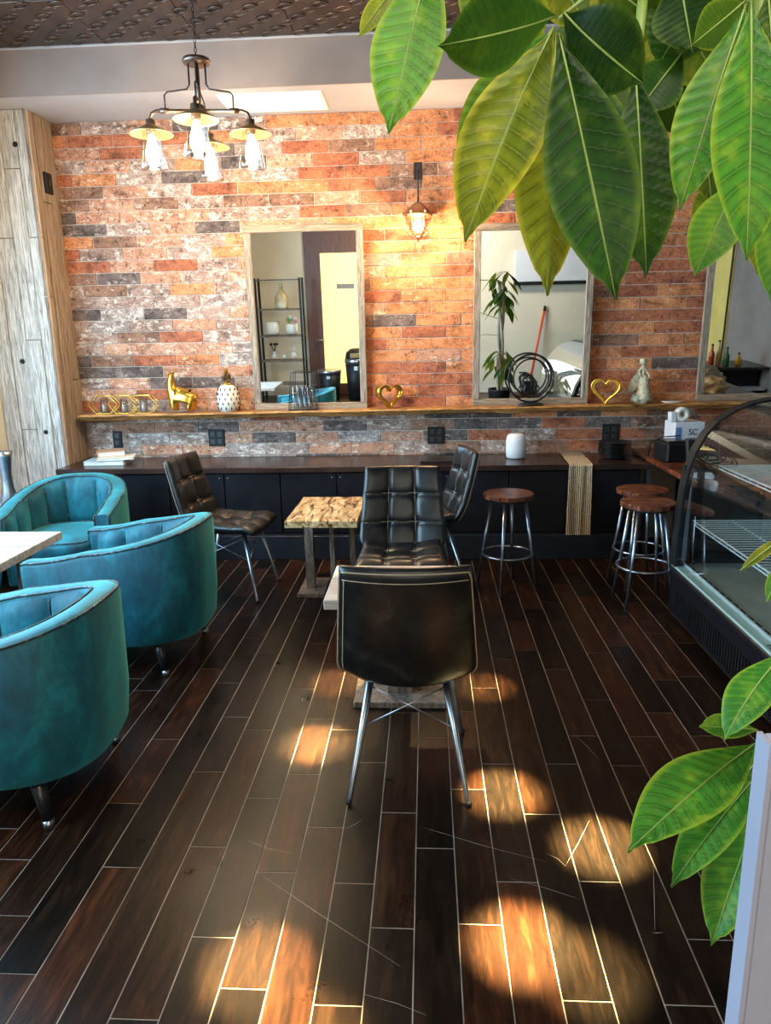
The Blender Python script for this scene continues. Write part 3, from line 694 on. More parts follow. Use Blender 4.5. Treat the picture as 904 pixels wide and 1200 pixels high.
obj('rear_panel', B(.79, .82, LN, 0, .285, 1.195, .002), M('case_rear', (.35, .38, .35), (.25, .28, .25), 2, .15, .5), dc)
obj('deck', B(.07, .79, LN+.01, -.01, .285, .30), m_deck, dc)
obj('sill_strip', B(.0, .05, LN, 0, .285, .302, .003), M('mint_strip', (.45, .6, .56), (.4, .55, .5), 4, .3), dc)
obj('sill_edge', B(-.012, .0, LN, 0, .27, .292, .002), m_iron, dc)
obj('sill_lip', B(.05, .062, LN, 0, .29, .315, .002), m_wire, dc)
for k in range(24): obj('vent_slot', B(.066, .085, -.06-k*.08, -.012-k*.08-.0, .3, .304), m_matte, dc)
text('case_label', 'V.G', .04, m_matte, dc, (.025, -1.16, .3035), (0, 0, -PI/2))
def wire_shelf(z, x0, x1, y0, y1):
    s = thing_child = new()
    tube(s, [(x0, y0, z), (x0, y1, z)], .0055, 6); tube(s, [(x1, y0, z), (x1, y1, z)], .0055, 6); tube(s, [(x0, y0, z-.018), (x0, y1, z-.018)], .0045, 6)
    for f in (.33, .66): tube(s, [(x0+(x1-x0)*f, y0, z-.005), (x0+(x1-x0)*f, y1, z-.005)], .0045, 6)
    n = int((y1-y0)/.042)
    for k in range(n+1): tube(s, [(x0, y0+(y1-y0)*k/n, z), (x1, y0+(y1-y0)*k/n, z)], .0036, 5, cap=False)
    for k in range(0, n+1, 2): tube(s, [(x0, y0+(y1-y0)*k/n, z), (x0, y0+(y1-y0)*k/n, z-.018)], .002, 4, cap=False)
    return obj('wire_shelf', s, m_wire, dc)
wire_shelf(.555, .085, .72, LN+.03, -.045); wire_shelf(.86, .2, .72, LN+.03, -.045)
# things behind the case
def crumple(bm, c, s, seed, n=14, amp=.3):
    q = bmesh.ops.create_icosphere(bm, subdivisions=4, radius=1)
    for v in q['verts']:
        k = 1+amp*noise.noise(v.co*2.1+Vector((seed, 0, 0)))+.22*amp*noise.noise(v.co*7+Vector((0, seed, 0)))
        v.co = Vector((c[0]+v.co.x*k*s[0], c[1]+v.co.y*k*s[1], c[2]+max(-.9, v.co.z*k)*s[2]))
    for f in bm.faces: f.smooth = False
    return bm
bc = thing('back_counter', 'dark work counter behind the display case', 'counter', (2.45, 3.6, 0))
obj('cabinet_body', B(0, .7, -1.4, 1.2, 0, .8, .004), m_black, bc); obj('worktop', B(-.02, .72, -1.42, 1.22, .8, .84, .004), m_ctop, bc)
tag(obj('paper_bag', crumple(new(), (2.62, 4.1, .935), (.16, .14, .105), 3), m_kraft), 'crumpled yellow-brown paper bag seen through the curved glass', 'bag')
tag(obj('plastic_bag', crumple(new(), (2.72, 3.72, .96), (.17, .16, .13), 9), M('greyish_plastic', (.36, .33, .26), (.22, .2, .16), 8, .25, bm_=.3)), 'grey crumpled plastic bag beside the paper bag behind the case', 'bag')
# ================================================================== THINGS ON THE LONG COUNTER
def on_counter(x, y, Y): p_ = on_y(x, y, Y); return p_.x
bk = thing('book', 'pale blue-grey large book at the bottom of the pile beside the column', 'book', (-2.41, 5.3, .681), .05, 'books on the left end of the counter')
def book(t, w_, d, h, mc):
    obj('cover', B(-w_/2, w_/2, -d/2, d/2, 0, .003), mc, t); obj('cover', B(-w_/2, w_/2, -d/2, d/2, h-.003, h), mc, t); obj('spine', B(-w_/2, -w_/2+.004, -d/2, d/2, 0, h), mc, t)
    obj('pages', B(-w_/2+.004, w_/2-.006, -d/2+.005, d/2-.005, .003, h-.003), m_paper, t)
book(bk, .3, .2, .035, M('blue_cover', (.35, .5, .62), None, 5, .5))
bk = thing('book', 'cream magazine-thin book in the middle of the pile', 'book', (-2.35, 5.31, .717), .28, 'books on the left end of the counter'); book(bk, .27, .19, .018, m_paper)
bk = thing('book', 'thick tan paperback on top of the pile', 'book', (-2.40, 5.33, .736), .5, 'books on the left end of the counter'); book(bk, .2, .13, .042, m_cover)
sp = thing('smart_speaker', 'white rounded smart speaker on the long counter under the second mirror', 'speaker', (on_y(605, 520, 5.36).x, 5.36, .681))
bm = new(); lathe(bm, [(0, 0), (.055, 0), (.07, .012), (.074, .06), (.074, .13), (.066, .168), (.045, .182), (0, .184)], 28, sy=.8); obj('body', bm, m_plastic, sp)
bm = new(); tube(bm, arc((.075, .02, .07), .025, -PI/2, PI/2, 8, 'xz'), .006, 6); obj('loop', bm, m_plastic, sp)
for k in range(7):
    o = thing('plate', 'black plate in the stack at the right of the counter, '+['at the bottom', 'second from the bottom', 'third from the bottom', 'in the middle', 'third from the top', 'second from the top', 'on top'][k], 'plate', (1.37+random.uniform(-.006, .006), 5.33, .681+k*.0165), 0, 'stack of black plates')
    bm = new(); lathe(bm, [(0, .001), (.07, .001), (.075, .003), (.118, .018), (.12, .022), (.112, .019), (.073, .008), (0, .007)], 32); obj('dish', bm, m_blackleg, o)
    bm = new(); lathe(bm, [(.06, 0), (.072, 0), (.072, .003), (.06, .003), (.06, 0)], 24); obj('foot_ring', bm, m_matte, o)
lp = thing('laptop', 'closed black laptop on the counter behind the camera-facing chair', 'laptop', (.12, 5.27, .681), 0)
obj('base', B(-.17, .17, -.12, .12, 0, .012, .003), m_matte, lp); obj('lid', B(-.17, .17, -.12, .12, .013, .02, .003), m_blackleg, lp); obj('hinge', B(-.12, .12, .118, .126, .004, .018), m_steel, lp)
def runner_pt(u, v):
    L = u*1.12; x = 1.07+(v-.5)*.165; rz_ = .6865
    if L < .55: return Vector((x+(.55-L)*.05, 5.59-L, .6865))
    return Vector((x-.002+.006*math.sin(v*9+u*5), 5.036-.004*math.sin(v*14), .683-(L-.55)))
bm = new(); grid(bm, runner_pt, 44, 12, smooth=False)
tag(obj('table_runner', bm, m_runner), 'woven striped runner hanging over the counter edge between the stools', 'table runner')
# ================================================================== THINGS ON THE SHELF
def shx(x, y, Y=5.47): return on_y(x, y, Y).x
# candle holder
xc = shx(145, 470, 5.48); t = thing('candle_holder', 'gold wire hexagon candle holder with three glass cups', 'candle holder', (xc, 5.48, ztop(xc)))
for k in (-1, 0, 1):
    x = k*.155; r = .10; bm = new(); hx = [(x+(-1 if i < 1 else 1)*0, 0, 0) for i in range(1)]
    P6 = [(x-.115, .07), (x-.055, .0), (x+.055, .0), (x+.115, .07), (x+.055, .135), (x-.055, .135)]
    for yy in (-.03, .03): tube(bm, [(a, yy, b+.003) for a, b in P6], .0036, 5, closed=True)
    for a, b in P6: tube(bm, [(a, -.03, b+.003), (a, .03, b+.003)], .002, 5)
    obj('wire_hexagon', bm, m_gold, t)
    bm = new(); lathe(bm, [(0, .008), (.028, .008), (.03, .012), (.03, .125), (.027, .125), (.027, .014), (0, .014)], 20, (x, 0, 0)); obj('glass_cup', bm, m_glass, t)
    bm = new(); lathe(bm, [(0, .016), (.018, .016), (.018, .07), (0, .072)], 14, (x, 0, 0)); obj('candle', bm, m_ceram, t)
# llama
def skin(name, pts, edges, rad, m, parent, sub=2):
    me = bpy.data.meshes.new(name); me.from_pydata(pts, edges, []); me.materials.append(m)
    o = bpy.data.objects.new(name, me); C.objects.link(o); o.parent = parent
    md = o.modifiers.new('s', 'SKIN'); md.use_smooth_shade = True
    for v, r in zip(me.skin_vertices[0].data, rad): v.radius = (r, r) if not isinstance(r, tuple) else r
    me.skin_vertices[0].data[0].use_root = True
    s2 = o.modifiers.new('b', 'SUBSURF'); s2.levels = sub; s2.render_levels = sub; return o
xc = shx(215, 475); t = thing('llama_figurine', 'shiny gold llama figurine on the shelf', 'figurine', (xc, 5.47, ztop(xc)))
pts = [(.0, 0, .13), (-.06, 0, .14), (-.085, 0, .2), (-.08, 0, .26), (-.07, 0, .285), (-.10, 0, .29), (.06, 0, .125), (.085, 0, .11), (.1, 0, .06),
       (-.065, -.03, .08), (-.06, -.03, .012), (-.065, .03, .08), (-.06, .03, .012), (.06, -.03, .07), (.05, -.03, .012), (.065, .03, .07), (.06, .03, .012)]
ed = [(0, 1), (1, 2), (2, 3), (3, 4), (4, 5), (0, 6), (6, 7), (7, 8), (1, 9), (9, 10), (1, 11), (11, 12), (6, 13), (13, 14), (6, 15), (15, 16)]
skin('body', pts, ed, [.055, .066, .045, .028, .028, .013, .066, .045, .018, .03, .019, .03, .019, .033, .019, .033, .019], m_gold, t)
for s in (-1, 1): bm = new(); tube(bm, [(-.062, s*.01, .29), (-.058, s*.014, .322)], [.007, .003], 6); obj('ear', bm, m_gold, t)
# pineapple
xc = shx(268, 475); t = thing('ceramic_pineapple', 'white ceramic pineapple with gold crown on the shelf', 'ornament', (xc, 5.47, ztop(xc)))
bm = new(); pr_ = [(0, 0), (.055, 0), (.075, .03), (.085, .08), (.083, .12), (.072, .165), (.05, .195), (.03, .203), (0, .205)]; lathe(bm, pr_, 28); obj('body', bm, m_ceram, t)
hb = new()
for r in range(5):
    z = .03+r*.035; R = [.077, .084, .0855, .083, .074][r]
    for k in range(12):
        a = (k+.5*(r % 2))*2*PI/12; ball(hb, (R*math.cos(a), R*math.sin(a), z), .0125, 8, (.35, .35, 1))
obj('perforations', hb, m_matte, t)
bm = new(); lathe(bm, [(.035, .2), (.038, .205), (.03, .215), (0, .217)], 20); obj('collar', bm, m_gold, t)
for r in range(3):
    for k in range(6):
        a = k*PI/3+r*.5; l = .05+.022*r; s_ = .05-.016*r
        bm = new(); q = [Vector((.006, -.012, .21)), Vector((.006, .012, .21)), Vector((s_*.7, .012, .21+l*.6)), Vector((s_*.7, -.012, .21+l*.6)), Vector((s_, 0, .21+l*1.25))]
        bm.free(); bm = prism([q[0], q[1], q[2], q[4], q[3]], (.002, 0, .001))
        bmesh.ops.transform(bm, matrix=Matrix.Rotation(a, 4, 'Z'), verts=bm.verts); obj('crown_leaf', bm, m_bronze if r < 2 else m_gold, t)
# wire caddy with glass tubes
xc = shx(356, 475, 5.46); t = thing('wire_caddy', 'black wire caddy holding glass tubes in front of the first mirror', 'caddy', (xc, 5.45, ztop(xc)))
bm = new()
for y in (-.035, .035):
    tube(bm, [(-.105, y, .004), (.105, y, .004), (.075, y, .22), (.075, y, .28)], .003, 6); tube(bm, [(-.105, y, .004), (-.08, y, .28), (.075, y, .28)], .003, 6)
for x in (-.105, .105): tube(bm, [(x, -.035, .004), (x, .035, .004)], .003, 6)
for k in range(7): tube(bm, [(-.09+k*.03, -.035, .004), (-.09+k*.03, .035, .004)], .0022, 5)
tube(bm, [(-.092, -.035, .12), (.09, -.035, .12)], .0025, 5); tube(bm, [(-.092, .035, .12), (.09, .035, .12)], .0025, 5)
obj('wire_frame', bm, m_matte, t)
for k in range(4):
    bm = new(); lathe(bm, [(0, .008), (.018, .008), (.019, .02), (.022, .17), (.02, .17), (.017, .02), (0, .014)], 14, (-.055+k*.036, 0, 0)); obj('glass_tube', bm, m_glass, t)
# hearts
def heart(label, x, y, s, rz):
    xc = shx(x, y, 5.46); t = thing('gold_heart', label, 'ornament', (xc, 5.46, ztop(xc)), rz, 'gold heart ornaments on the shelf')
    P = []
    for i in range(48):
        a = 2*PI*i/48; P.append((s*16*math.sin(a)**3/16, s*(13*math.cos(a)-5*math.cos(2*a)-2*math.cos(3*a)-math.cos(4*a)+17.2)/16))
    bm = new(); n = len(P); rings = []
    cxy = (0, s*1.05)
    for k, sc_, yy in ((0, 1, -.035), (1, 1, .035), (2, .8, .035), (3, .8, -.035)):
        rings.append([bm.verts.new((a*sc_, yy, cxy[1]+(b-cxy[1])*sc_ if sc_ != 1 else b)) for a, b in P])
    for k in range(4):
        A, Bq = rings[k], rings[(k+1) % 4]
        for j in range(n): bm.faces.new((A[j], A[(j+1) % n], Bq[(j+1) % n], Bq[j])).smooth = (k % 2 == 0)
    obj('heart_band', bm, m_gold, t)
    bm = new(); tube(bm, [(a, -.035, b) for a, b in P], .007, 6, closed=True); obj('rolled_edge', bm, m_gold, t); return t
heart('gold heart between the first mirror and the power outlet', 456, 474, .095, .5)
heart('gold heart beside the stone fairy, right of the second mirror', 710, 472, .1, -.35)
# ring sculpture
xc = shx(622, 470, 5.44); t = thing('ring_sculpture', 'black ring sculpture with two acrobat figures in front of the second mirror', 'sculpture', (xc, 5.44, ztop(xc)), .15)
bm = new(); lathe(bm, [(0, 0), (.1, 0), (.1, .01), (.08, .02), (.03, .03), (0, .032)], 24, sy=.45); obj('base', bm, m_iron, t)
for R, dz, w_ in ((.172, .2, .007), (.135, .205, .006)):
    bm = new(); tube(bm, [(R*math.cos(i*PI/24), .012*math.cos(i*PI/24), dz+R*math.sin(i*PI/24)) for i in range(48)], w_, 8, closed=True); obj('ring', bm, m_matte, t)
def figure(name, pts, m, s, off, kf=1):
    pts = [tuple(off[i]+p_[i]*s for i in range(3)) for p_ in pts]
    ed = [(0, 1), (1, 2), (2, 3), (3, 4), (2, 5), (5, 6), (6, 7), (2, 8), (8, 9), (9, 10), (0, 11), (11, 12), (12, 13), (0, 14), (14, 15), (15, 16)]
    rad = [.15, .13, .14, .07, .15, .075, .055, .045, .075, .055, .045, .11, .075, .06, .11, .075, .06]
    return skin(name, pts, ed, [r*s*kf for r in rad], m, t, 2)
figure('figure', [(.35, 0, .95), (.15, 0, 1.12), (-.15, 0, 1.2), (-.3, 0, 1.2), (-.42, 0, 1.16), (-.25, .12, 1.0), (-.3, .12, .75), (-.32, .1, .5), (-.22, -.12, 1.0), (-.1, -.14, .8), (.1, -.12, .72), (.5, .08, .6), (.45, .08, .3), (.6, .05, .0), (.45, -.1, .62), (.7, -.1, .35), (.6, -.1, .05)], m_matte, .115, (-.02, 0, .09), .62)
figure('figure', [(-.35, 0, .75), (-.4, 0, .95), (-.3, 0, 1.2), (-.15, 0, 1.3), (-.02, 0, 1.34), (-.1, .1, 1.15), (.15, .1, 1.2), (.4, .08, 1.25), (-.1, -.1, 1.1), (.15, -.1, 1.0), (.4, -.1, 1.1), (-.3, .1, .45), (-.45, .1, .2), (-.3, .08, -.05), (-.2, -.1, .5), (-.3, -.1, .2), (-.05, -.1, .0)], m_iron, .11, (-.02, .01, .085), .62)
# fairy
xc = shx(752, 470, 5.47); t = thing('fairy_statue', 'weathered stone fairy statue with folded wings on the shelf', 'statue', (xc, 5.47, ztop(xc)), 0)
bm = crumple(new(), (0, 0, .035), (.075, .05, .04), 5, amp=.25); obj('rock_base', bm, m_stone, t)
figure('figure', [(.02, 0, 1.55), (.03, 0, 1.95), (.0, 0, 2.4), (-.02, -.02, 2.7), (-.03, -.03, 2.98), (-.28, -.05, 2.2), (-.2, -.15, 1.8), (.0, -.2, 1.7), (.25, -.05, 2.15), (.42, -.1, 1.8), (.25, -.25, 1.55), (.28, -.15, 1.35), (.3, -.15, .8), (.2, -.2, .3), (.1, -.1, 1.2), (.05, -.1, .7), (-.05, -.15, .3)], m_stone, .106, (.0, 0, .005))
bm = new(); lathe(bm, [(.0, .31), (.02, .325), (.027, .31), (.026, .29), (.02, .28)], 12, (-.003, .003, 0)); obj('hair', bm, m_stone, t)
bm = new(); lathe(bm, [(.02, .2), (.034, .17), (.045, .1), (.06, .05), (.065, .03)], 14, (.012, 0, 0)); obj('skirt', bm, m_stone, t)
for s, q in ((-1, [(0, .235), (-.05, .215), (-.09, .14), (-.12, .075), (-.06, .085), (-.03, .13)]), (1, [(0, .235), (-.03, .23), (-.07, .18), (-.085, .12), (-.04, .11), (-.015, .15)])):
    bm = prism([(a, .015+.01*s, b) for a, b in q], (0, .006, 0)); obj('wing', bm, m_stone, t)
xc = shx(788, 473, 5.45); t = thing('trinket_dish', 'flat cream shell dish right of the stone fairy', 'dish', (xc, 5.44, ztop(xc)))
bm = new(); lathe(bm, [(0, 0), (.05, 0), (.085, .012), (.082, .014), (.05, .005), (0, .005)], 24, sy=.5); obj('dish', bm, m_ceram, t)
# vase by the window
p = on_y(10, 575, 4.75); t = thing('steel_vase', 'tall flared grey metal vase on the window ledge at the left edge', 'vase', (p.x-.0, 4.75, .501))
bm = new(); lathe(bm, [(0, 0), (.06, 0), (.062, .02), (.04, .1), (.034, .2), (.05, .32), (.062, .36), (.058, .36), (.045, .32), (.03, .2), (0, .1)], 28); obj('body', bm, m_steel, t)
# ================================================================== LANTERN
xl = -.053; lz = 2.235; t = thing('wall_lantern', 'copper wall lantern glowing between the two mirrors', 'lantern', (xl, 5.45, 0))
bm = new(); tube(bm, [(0, 0, 2.48), (0, 0, 2.70), (0, .03, 2.72), (0, .15, 2.72)], .007, 8); obj('arm', bm, m_iron, t)
obj('wall_plate', B(-.03, .03, .14, .158, 2.66, 2.78, .004), m_iron, t)
bm = new(); lathe(bm, [(0, 2.49), (.02, 2.485), (.035, 2.465), (.062, 2.43), (.07, 2.41), (.078, 2.405), (.07, 2.39), (.06, 2.385), (0, 2.385)], 24); obj('cap', bm, m_copper, t)
bm = new(); lathe(bm, [(.062, 2.385), (.064, 2.37), (.06, 2.355), (.04, 2.30), (.036, 2.29)], 8); obj('glass_panes', bm, m_glass, t)
bm = new()
for k in range(6):
    a = k*PI/3; tube(bm, [(.066*math.cos(a), .066*math.sin(a), 2.385), (.052*math.cos(a), .052*math.sin(a), 2.30), (.042*math.cos(a), .042*math.sin(a), 2.275), (.012*math.cos(a), .012*math.sin(a), 2.25)], .004, 6)
    bb = Vector((.075*math.cos(a), .075*math.sin(a), 2.42)); ball(bm, bb, .008, 6)
lathe(bm, [(.05, 2.30), (.055, 2.295), (.05, 2.29)], 16); obj('cage', bm, m_copper, t)
bm = new(); lathe(bm, [(0, 2.262), (.028, 2.262), (.02, 2.248), (.006, 2.24), (.003, 2.215), (0, 2.21)], 14); obj('finial', bm, m_copper, t)
bm = new(); lathe(bm, [(0, 2.375), (.014, 2.37), (.022, 2.335), (.018, 2.305), (0, 2.29)], 14); obj('bulb', bm, m_lampbulb, t)
for o_ in kids(t):
    if o_.name.split('.')[0] not in ('arm', 'wall_plate'): o_.scale = (1.35, 1.2, 1)
point('lantern_light', (xl, 5.33, 2.33), 30, (1, .68, .36), .035)
# ================================================================== CHANDELIER
CY = 4.3; pd = on_y(230, 72, CY); t = thing('pendant_chandelier', 'four-lamp industrial pipe pendant hanging by a chain', 'chandelier', (pd.x, CY, 0))
zt = pd.z
bm = new(); k = 0; z = zt+.02
while z < ZC-.02:
    R_ = [(0.007*math.cos(a*PI/5), 0, z+.011+.015*math.sin(a*PI/5)) if k % 2 else (0, .007*math.cos(a*PI/5), z+.011+.015*math.sin(a*PI/5)) for a in range(10)]
    tube(bm, R_, .0022, 4, closed=True); z += .024; k += 1
obj('chain', bm, m_iron, t)
bm = new(); lathe(bm, [(0, zt+.022), (.02, zt+.02), (.07, zt+.012), (.075, zt), (.07, zt-.012), (0, zt-.012)], 28); obj('canopy_disc', bm, m_bronze, t)
zr = on_y(232, 130, CY).z
bm = new(); tube(bm, [(0, 0, zt), (0, 0, zr-.02)], .012, 10); tube(bm, [(0, 0, zr+.03), (0, 0, zr+.015), (0, 0, zr-.03)], [.018, .03, .022], 12); obj('stem', bm, m_bronze, t)
LP = {'left': on_y(180, 150, CY)-pd, 'right': on_y(294, 152, CY)-pd}
RR = (LP['right'].x-LP['left'].x)/2
angs = [PI+.12, .12, -PI/2+.2, PI/2+.12]
bm = new(); br = new()
heads = []
for a in angs:
    d = Vector((math.cos(a), math.sin(a), 0)); e = d*RR
    tube(bm, [d*.02+Vector((0, 0, zr)), d*(RR-.04)+Vector((0, 0, zr)), d*(RR-.012)+Vector((0, 0, zr-.012)), e+Vector((0, 0, zr-.04)), e+Vector((0, 0, zr-.075))], .0095, 8)
    tube(bm, [d*(RR*.6)+Vector((0, 0, zr)), d*(RR*.6+.05)+Vector((0, 0, zr))], .014, 10)
    tube(br, [d*.045+Vector((0, 0, zt)), d*.045+Vector((0, 0, zt-.11)), d*.06+Vector((0, 0, zt-.135)), d*(RR*.62)+Vector((0, 0, zt-.15)), d*(RR*.68)+Vector((0, 0, zt-.165)), d*(RR*.68)+Vector((0, 0, zr))], .005, 6)
    heads.append(e+Vector((0, 0, zr-.08)))
obj('pipe_arms', bm, m_bronze, t); obj('support_rods', br, m_iron, t)
for h in heads:
    G = 1.2
    def hl(bm, prof, n): return lathe(bm, [(a*G, b*G) for a, b in prof], n, h)
    s = obj('shade', hl(new(), [(.016, .03), (.02, .012), (.03, .004), (.095, -.028), (.098, -.034), (.09, -.03), (.03, -.004), (0, 0)], 28), m_brass, t)
    obj('socket', hl(new(), [(.02, .03), (.022, .015), (.022, -.02), (.018, -.03)], 16), m_bronze, s)
    obj('glass_jar', hl(new(), [(.038, -.01), (.042, -.05), (.05, -.11), (.062, -.165), (.06, -.178), (.05, -.183), (.0, -.184)], 28), m_glass, s)
    obj('bulb', hl(new(), [(0, -.03), (.014, -.035), (.018, -.06), (.03, -.10), (.032, -.125), (.02, -.148), (0, -.155)], 18), m_bulb, s)
    point('bulb_light', Vector((pd.x, CY, 0))+h+Vector((0, 0, -.25)), 19, (1, .74, .44), .03)
# ceiling track spots (above the frame) that pool light on the floor
for k, ((x, y), s) in enumerate(SPOTS):
    a = on_z(x, y); src = Vector((a.x-.65, a.y-.15, 3.2)) if x < 450 else Vector((a.x+.3, a.y+.35, 3.2))
    t = thing('track_spotlight', 'black ceiling spotlight aimed down at the dark floor', 'spotlight', src, 0, 'ceiling spotlights')
    bm = new(); d = (a-src).normalized(); tube(bm, [Vector((0, 0, 0))-d*.1, Vector((0, 0, 0))-d*.01], [.028, .034], 14, cap=False); obj('barrel', bm, m_matte, t)
    bm = new(); tube(bm, [Vector((0, 0, 0))-d*.08, Vector((0, 0, .19))], .006, 6); obj('bracket', bm, m_matte, t)
    spot('spot_beam', src, a, .105, (16000 if k in (0, 4, 5) else 11500)*s, (1, .84, .36), 1.0, .02)
# ================================================================== PLANT
plant = thing('money_tree', 'leafy green money tree reaching in from the right, close to the camera', 'plant', (.98, 1.15, 0))
PL = Vector((.98, 1.15, 0))
bm = new(); lathe(bm, [(0, .22), (.12, .22), (.15, .48), (.155, .5), (.14, .5), (.135, .46), (0, .46)], 28); obj('pot', bm, m_matte, plant)
bm = new(); lathe(bm, [(0, 0), (.16, 0), (.16, .22), (0, .22)], 20); obj('plant_stand', bm, m_iron, plant)
for k in range(3):
    bm = new(); tube(bm, [(.03*math.cos(k*2.1+z_*4), .03*math.sin(k*2.1+z_*4), .44+z_) for z_ in [i*.08 for i in range(19)]], .019, 8); obj('trunk', bm, m_bark, plant)
def leafmesh(Lh, Wd, bend, curl, seed):
    bm = new(); uvl = bm.loops.layers.uv.new('UVMap'); nu, nv = 44, 10; st = {}
    rnd = random.Random(seed)
    ph = rnd.uniform(0, 6)
    def f(u, v):
        s = u; t_ = v*2-1
        w_ = Wd/2*math.sin(PI*s**1.22)**.95
        w_ = max(w_, .0012)
        if s > .93: w_ *= .75
        x = t_*w_; y = s*Lh
        z = -bend*Lh*s*s + abs(t_)*w_*curl - .0*t_
        z += .012*Wd*5*math.sin(s*7+ph+t_*1.4)*abs(t_)*.6
        vc = (s-.10*abs(t_))*15
        z += .0058*(abs(math.sin(vc*PI))-.5)*min(1, abs(t_)*2.5)*(1-abs(t_)**6)*(Lh/.22)
        return Vector((x, y, z))
    V = [[bm.verts.new(f(i/nu, j/nv)) for j in range(nv+1)] for i in range(nu+1)]
    for i in range(nu):
        for j in range(nv):
            fc = bm.faces.new((V[i][j], V[i+1][j], V[i+1][j+1], V[i][j+1])); fc.smooth = True
            for lp_, (a, b) in zip(fc.loops, ((i, j), (i+1, j), (i+1, j+1), (i, j+1))): lp_[uvl].uv = (a/nu, b/nv*2-1)
    mp = [f(i/14, .5)+Vector((0, 0, .0008)) for i in range(15)]
    return bm, mp
def leaf(bx, by, bd, tx, ty, td, wpx, m, roll=0, bend=.12, curl=.18, seed=0):
    a = at(bx, by, bd); b = at(tx, ty, td); L = (b-a).length; w_ = wpx/F_PX*(bd+td)/2
    bm, mp = leafmesh(L, w_, bend, curl, seed or int(tx*7+ty))
    y = (b-a).normalized(); toC = (CP-(a+b)/2).normalized(); z = (toC-y*toC.dot(y)).normalized(); x = y.cross(z)
    R = Matrix((x, y, z)).transposed().to_4x4() @ Matrix.Rotation(roll, 4, 'Y')
    mt = Matrix.Translation(a-PL) @ R
    me = mesh(bm, 'leaf'); me.materials.append(m); o = obj('leaf', me, None, plant); o.matrix_local = mt
    tip = mp[-1]
    # undo the bend at the tip so the leaf still ends where it was aimed
    ang = math.atan2(tip.z, tip.y); o.matrix_local = Matrix.Translation(a-PL) @ R @ Matrix.Rotation(-ang, 4, 'X')
    rb = new(); tube(rb, mp, [.0011*(1-.75*i/14) for i in range(15)], 5); obj('midrib', rb, m_stem, o)
    return o
A_, B_, C_, Y_ = m_leafA, m_leafB, m_leafC, m_leafY
LV = [ # base px, dist, tip px, dist, width px, material, roll, bend, curl
 (508, -60, .62, 456, 156, .6, 84, C_, .25, .1, .15), (468, -22, .66, 421, 42, .66, 26, Y_, .3, .1, .2),
 (652, 18, .58, 520, 52, .56, 92, B_, -.35, .28, -.12), (648, 34, .66, 536, 196, .7, 72, C_, .2, .15, .15),
 (650, 32, .6, 546, 280, .6, 104, Y_, .45, .16, .15), (652, 40, .62, 642, 345, .62, 82, Y_, .1, .12, .22),
 (655, 40, .56, 722, 350, .56, 104, B_, -.15, .1, .16), (660, 40, .72, 643, 326, .72, 46, Y_, .1, .1, .2),
 (745, 85, .64, 758, 322, .64, 78, B_, -.1, .1, .2), (662, 15, .55, 752, 96, .54, 100, B_, .4, .2, .1),
 (800, 62, .66, 745, 134, .66, 62, B_, .15, .12, .1), (680, 60, .75, 704, 210, .75, 56, Y_, .3, .1, .2),
 (730, 70, .76, 700, 175, .76, 50, A_, .0, .1, .2), (875, 6, .54, 797, 246, .54, 74, C_, .25, .1, .15),
 (880, 2, .5, 875, 304, .5, 92, C_, -.3, .1, .2), (868, 205, .7, 815, 322, .7, 58, C_, .1, .12, .22),
 (860, 200, .76, 811, 264, .76, 34, A_, .1, .1, .2), (905, 190, .62, 887, 320, .62, 40, Y_, .2, .1, .2),
 (915, 200, .56, 904, 352, .56, 40, C_, .2, .1, .2), (795, -40, .64, 812, 62, .64, 76, B_, .1, .1, .1), (625, -60, .66, 575, 90, .7, 90, A_, .2, .1, .15), (720, -60, .74, 735, 90, .76, 90, Y_, .2, .1, .15), (760, -40, .7, 850, 110, .74, 80, A_, -.2, .1, .15), (690, 70, .7, 735, 250, .72, 66, A_, .3, .1, .2), (720, 100, .82, 690, 250, .84, 60, Y_, .2, .1, .2), (840, -40, .66, 770, 80, .68, 84, B_, .2, .1, .1),
 (872, 2, .6, 812, 52, .6, 52, A_, -.3, .1, .1), (700, -30, .68, 772, 25, .68, 80, A_, .2, .2, .1),
 (640, -50, .7, 690, 30, .7, 60, Y_, .4, .1, .1), (830, -30, .7, 880, 60, .7, 60, Y_, .3, .1, .1),
 (780, 60, .78, 800, 160, .78, 60, B_, .3, .1, .1), (820, 90, .72, 835, 240, .74, 50, A_, .2, .1, .2),
 (855, 60, .72, 905, 180, .72, 80, B_, -.3, .1, .2), (900, -10, .58, 912, 160, .58, 80, A_, -.2, .1, .2),
 (690, 30, .8, 760, 210, .8, 70, A_, .2, .1, .2), (560, -60, .68, 600, 40, .7, 80, C_, .4, .2, .1), (760, 20, .82, 790, 130, .82, 80, Y_, 0, .1, .1),
 (600, -70, .62, 548, 34, .62, 70, A_, .3, .2, .1), (700, 0, .8, 650, 120, .8, 70, B_, .2, .1, .1), (840, 20, .84, 780, 110, .84, 70, A_, .2, .1, .1),
 # lower branch
 (892, 868, .82, 737, 997, .72, 84, C_, .55, .12, .2), (896, 900, .84, 787, 1038, .78, 58, C_, .5, .1, .2), (900, 925, .86, 834, 1108, .82, 66, C_, .35, .08, .22),
 (896, 880, .9, 842, 955, .92, 52, A_, .2, .1, .2), (888, 856, .92, 820, 851, .92, 34, C_, .6, .1, .2), (930, 758, .74, 852, 864, .72, 60, C_, .7, .3, .1),
 (905, 890, .95, 870, 1000, .95, 60, B_, .3, .1, .2), (900, 880, .9, 905, 960, .9, 50, A_, .0, .1, .2), (925, 625, .7, 868, 668, .7, 14, Y_, .3, .1, .2), (925, 650, .7, 899, 705, .7, 20, C_, .2, .1, .2)]
for q in LV: leaf(*q[:8], roll=q[8], bend=q[9], curl=q[10])
stx = new()
def loc(x, y, d): return at(x, y, d)-PL
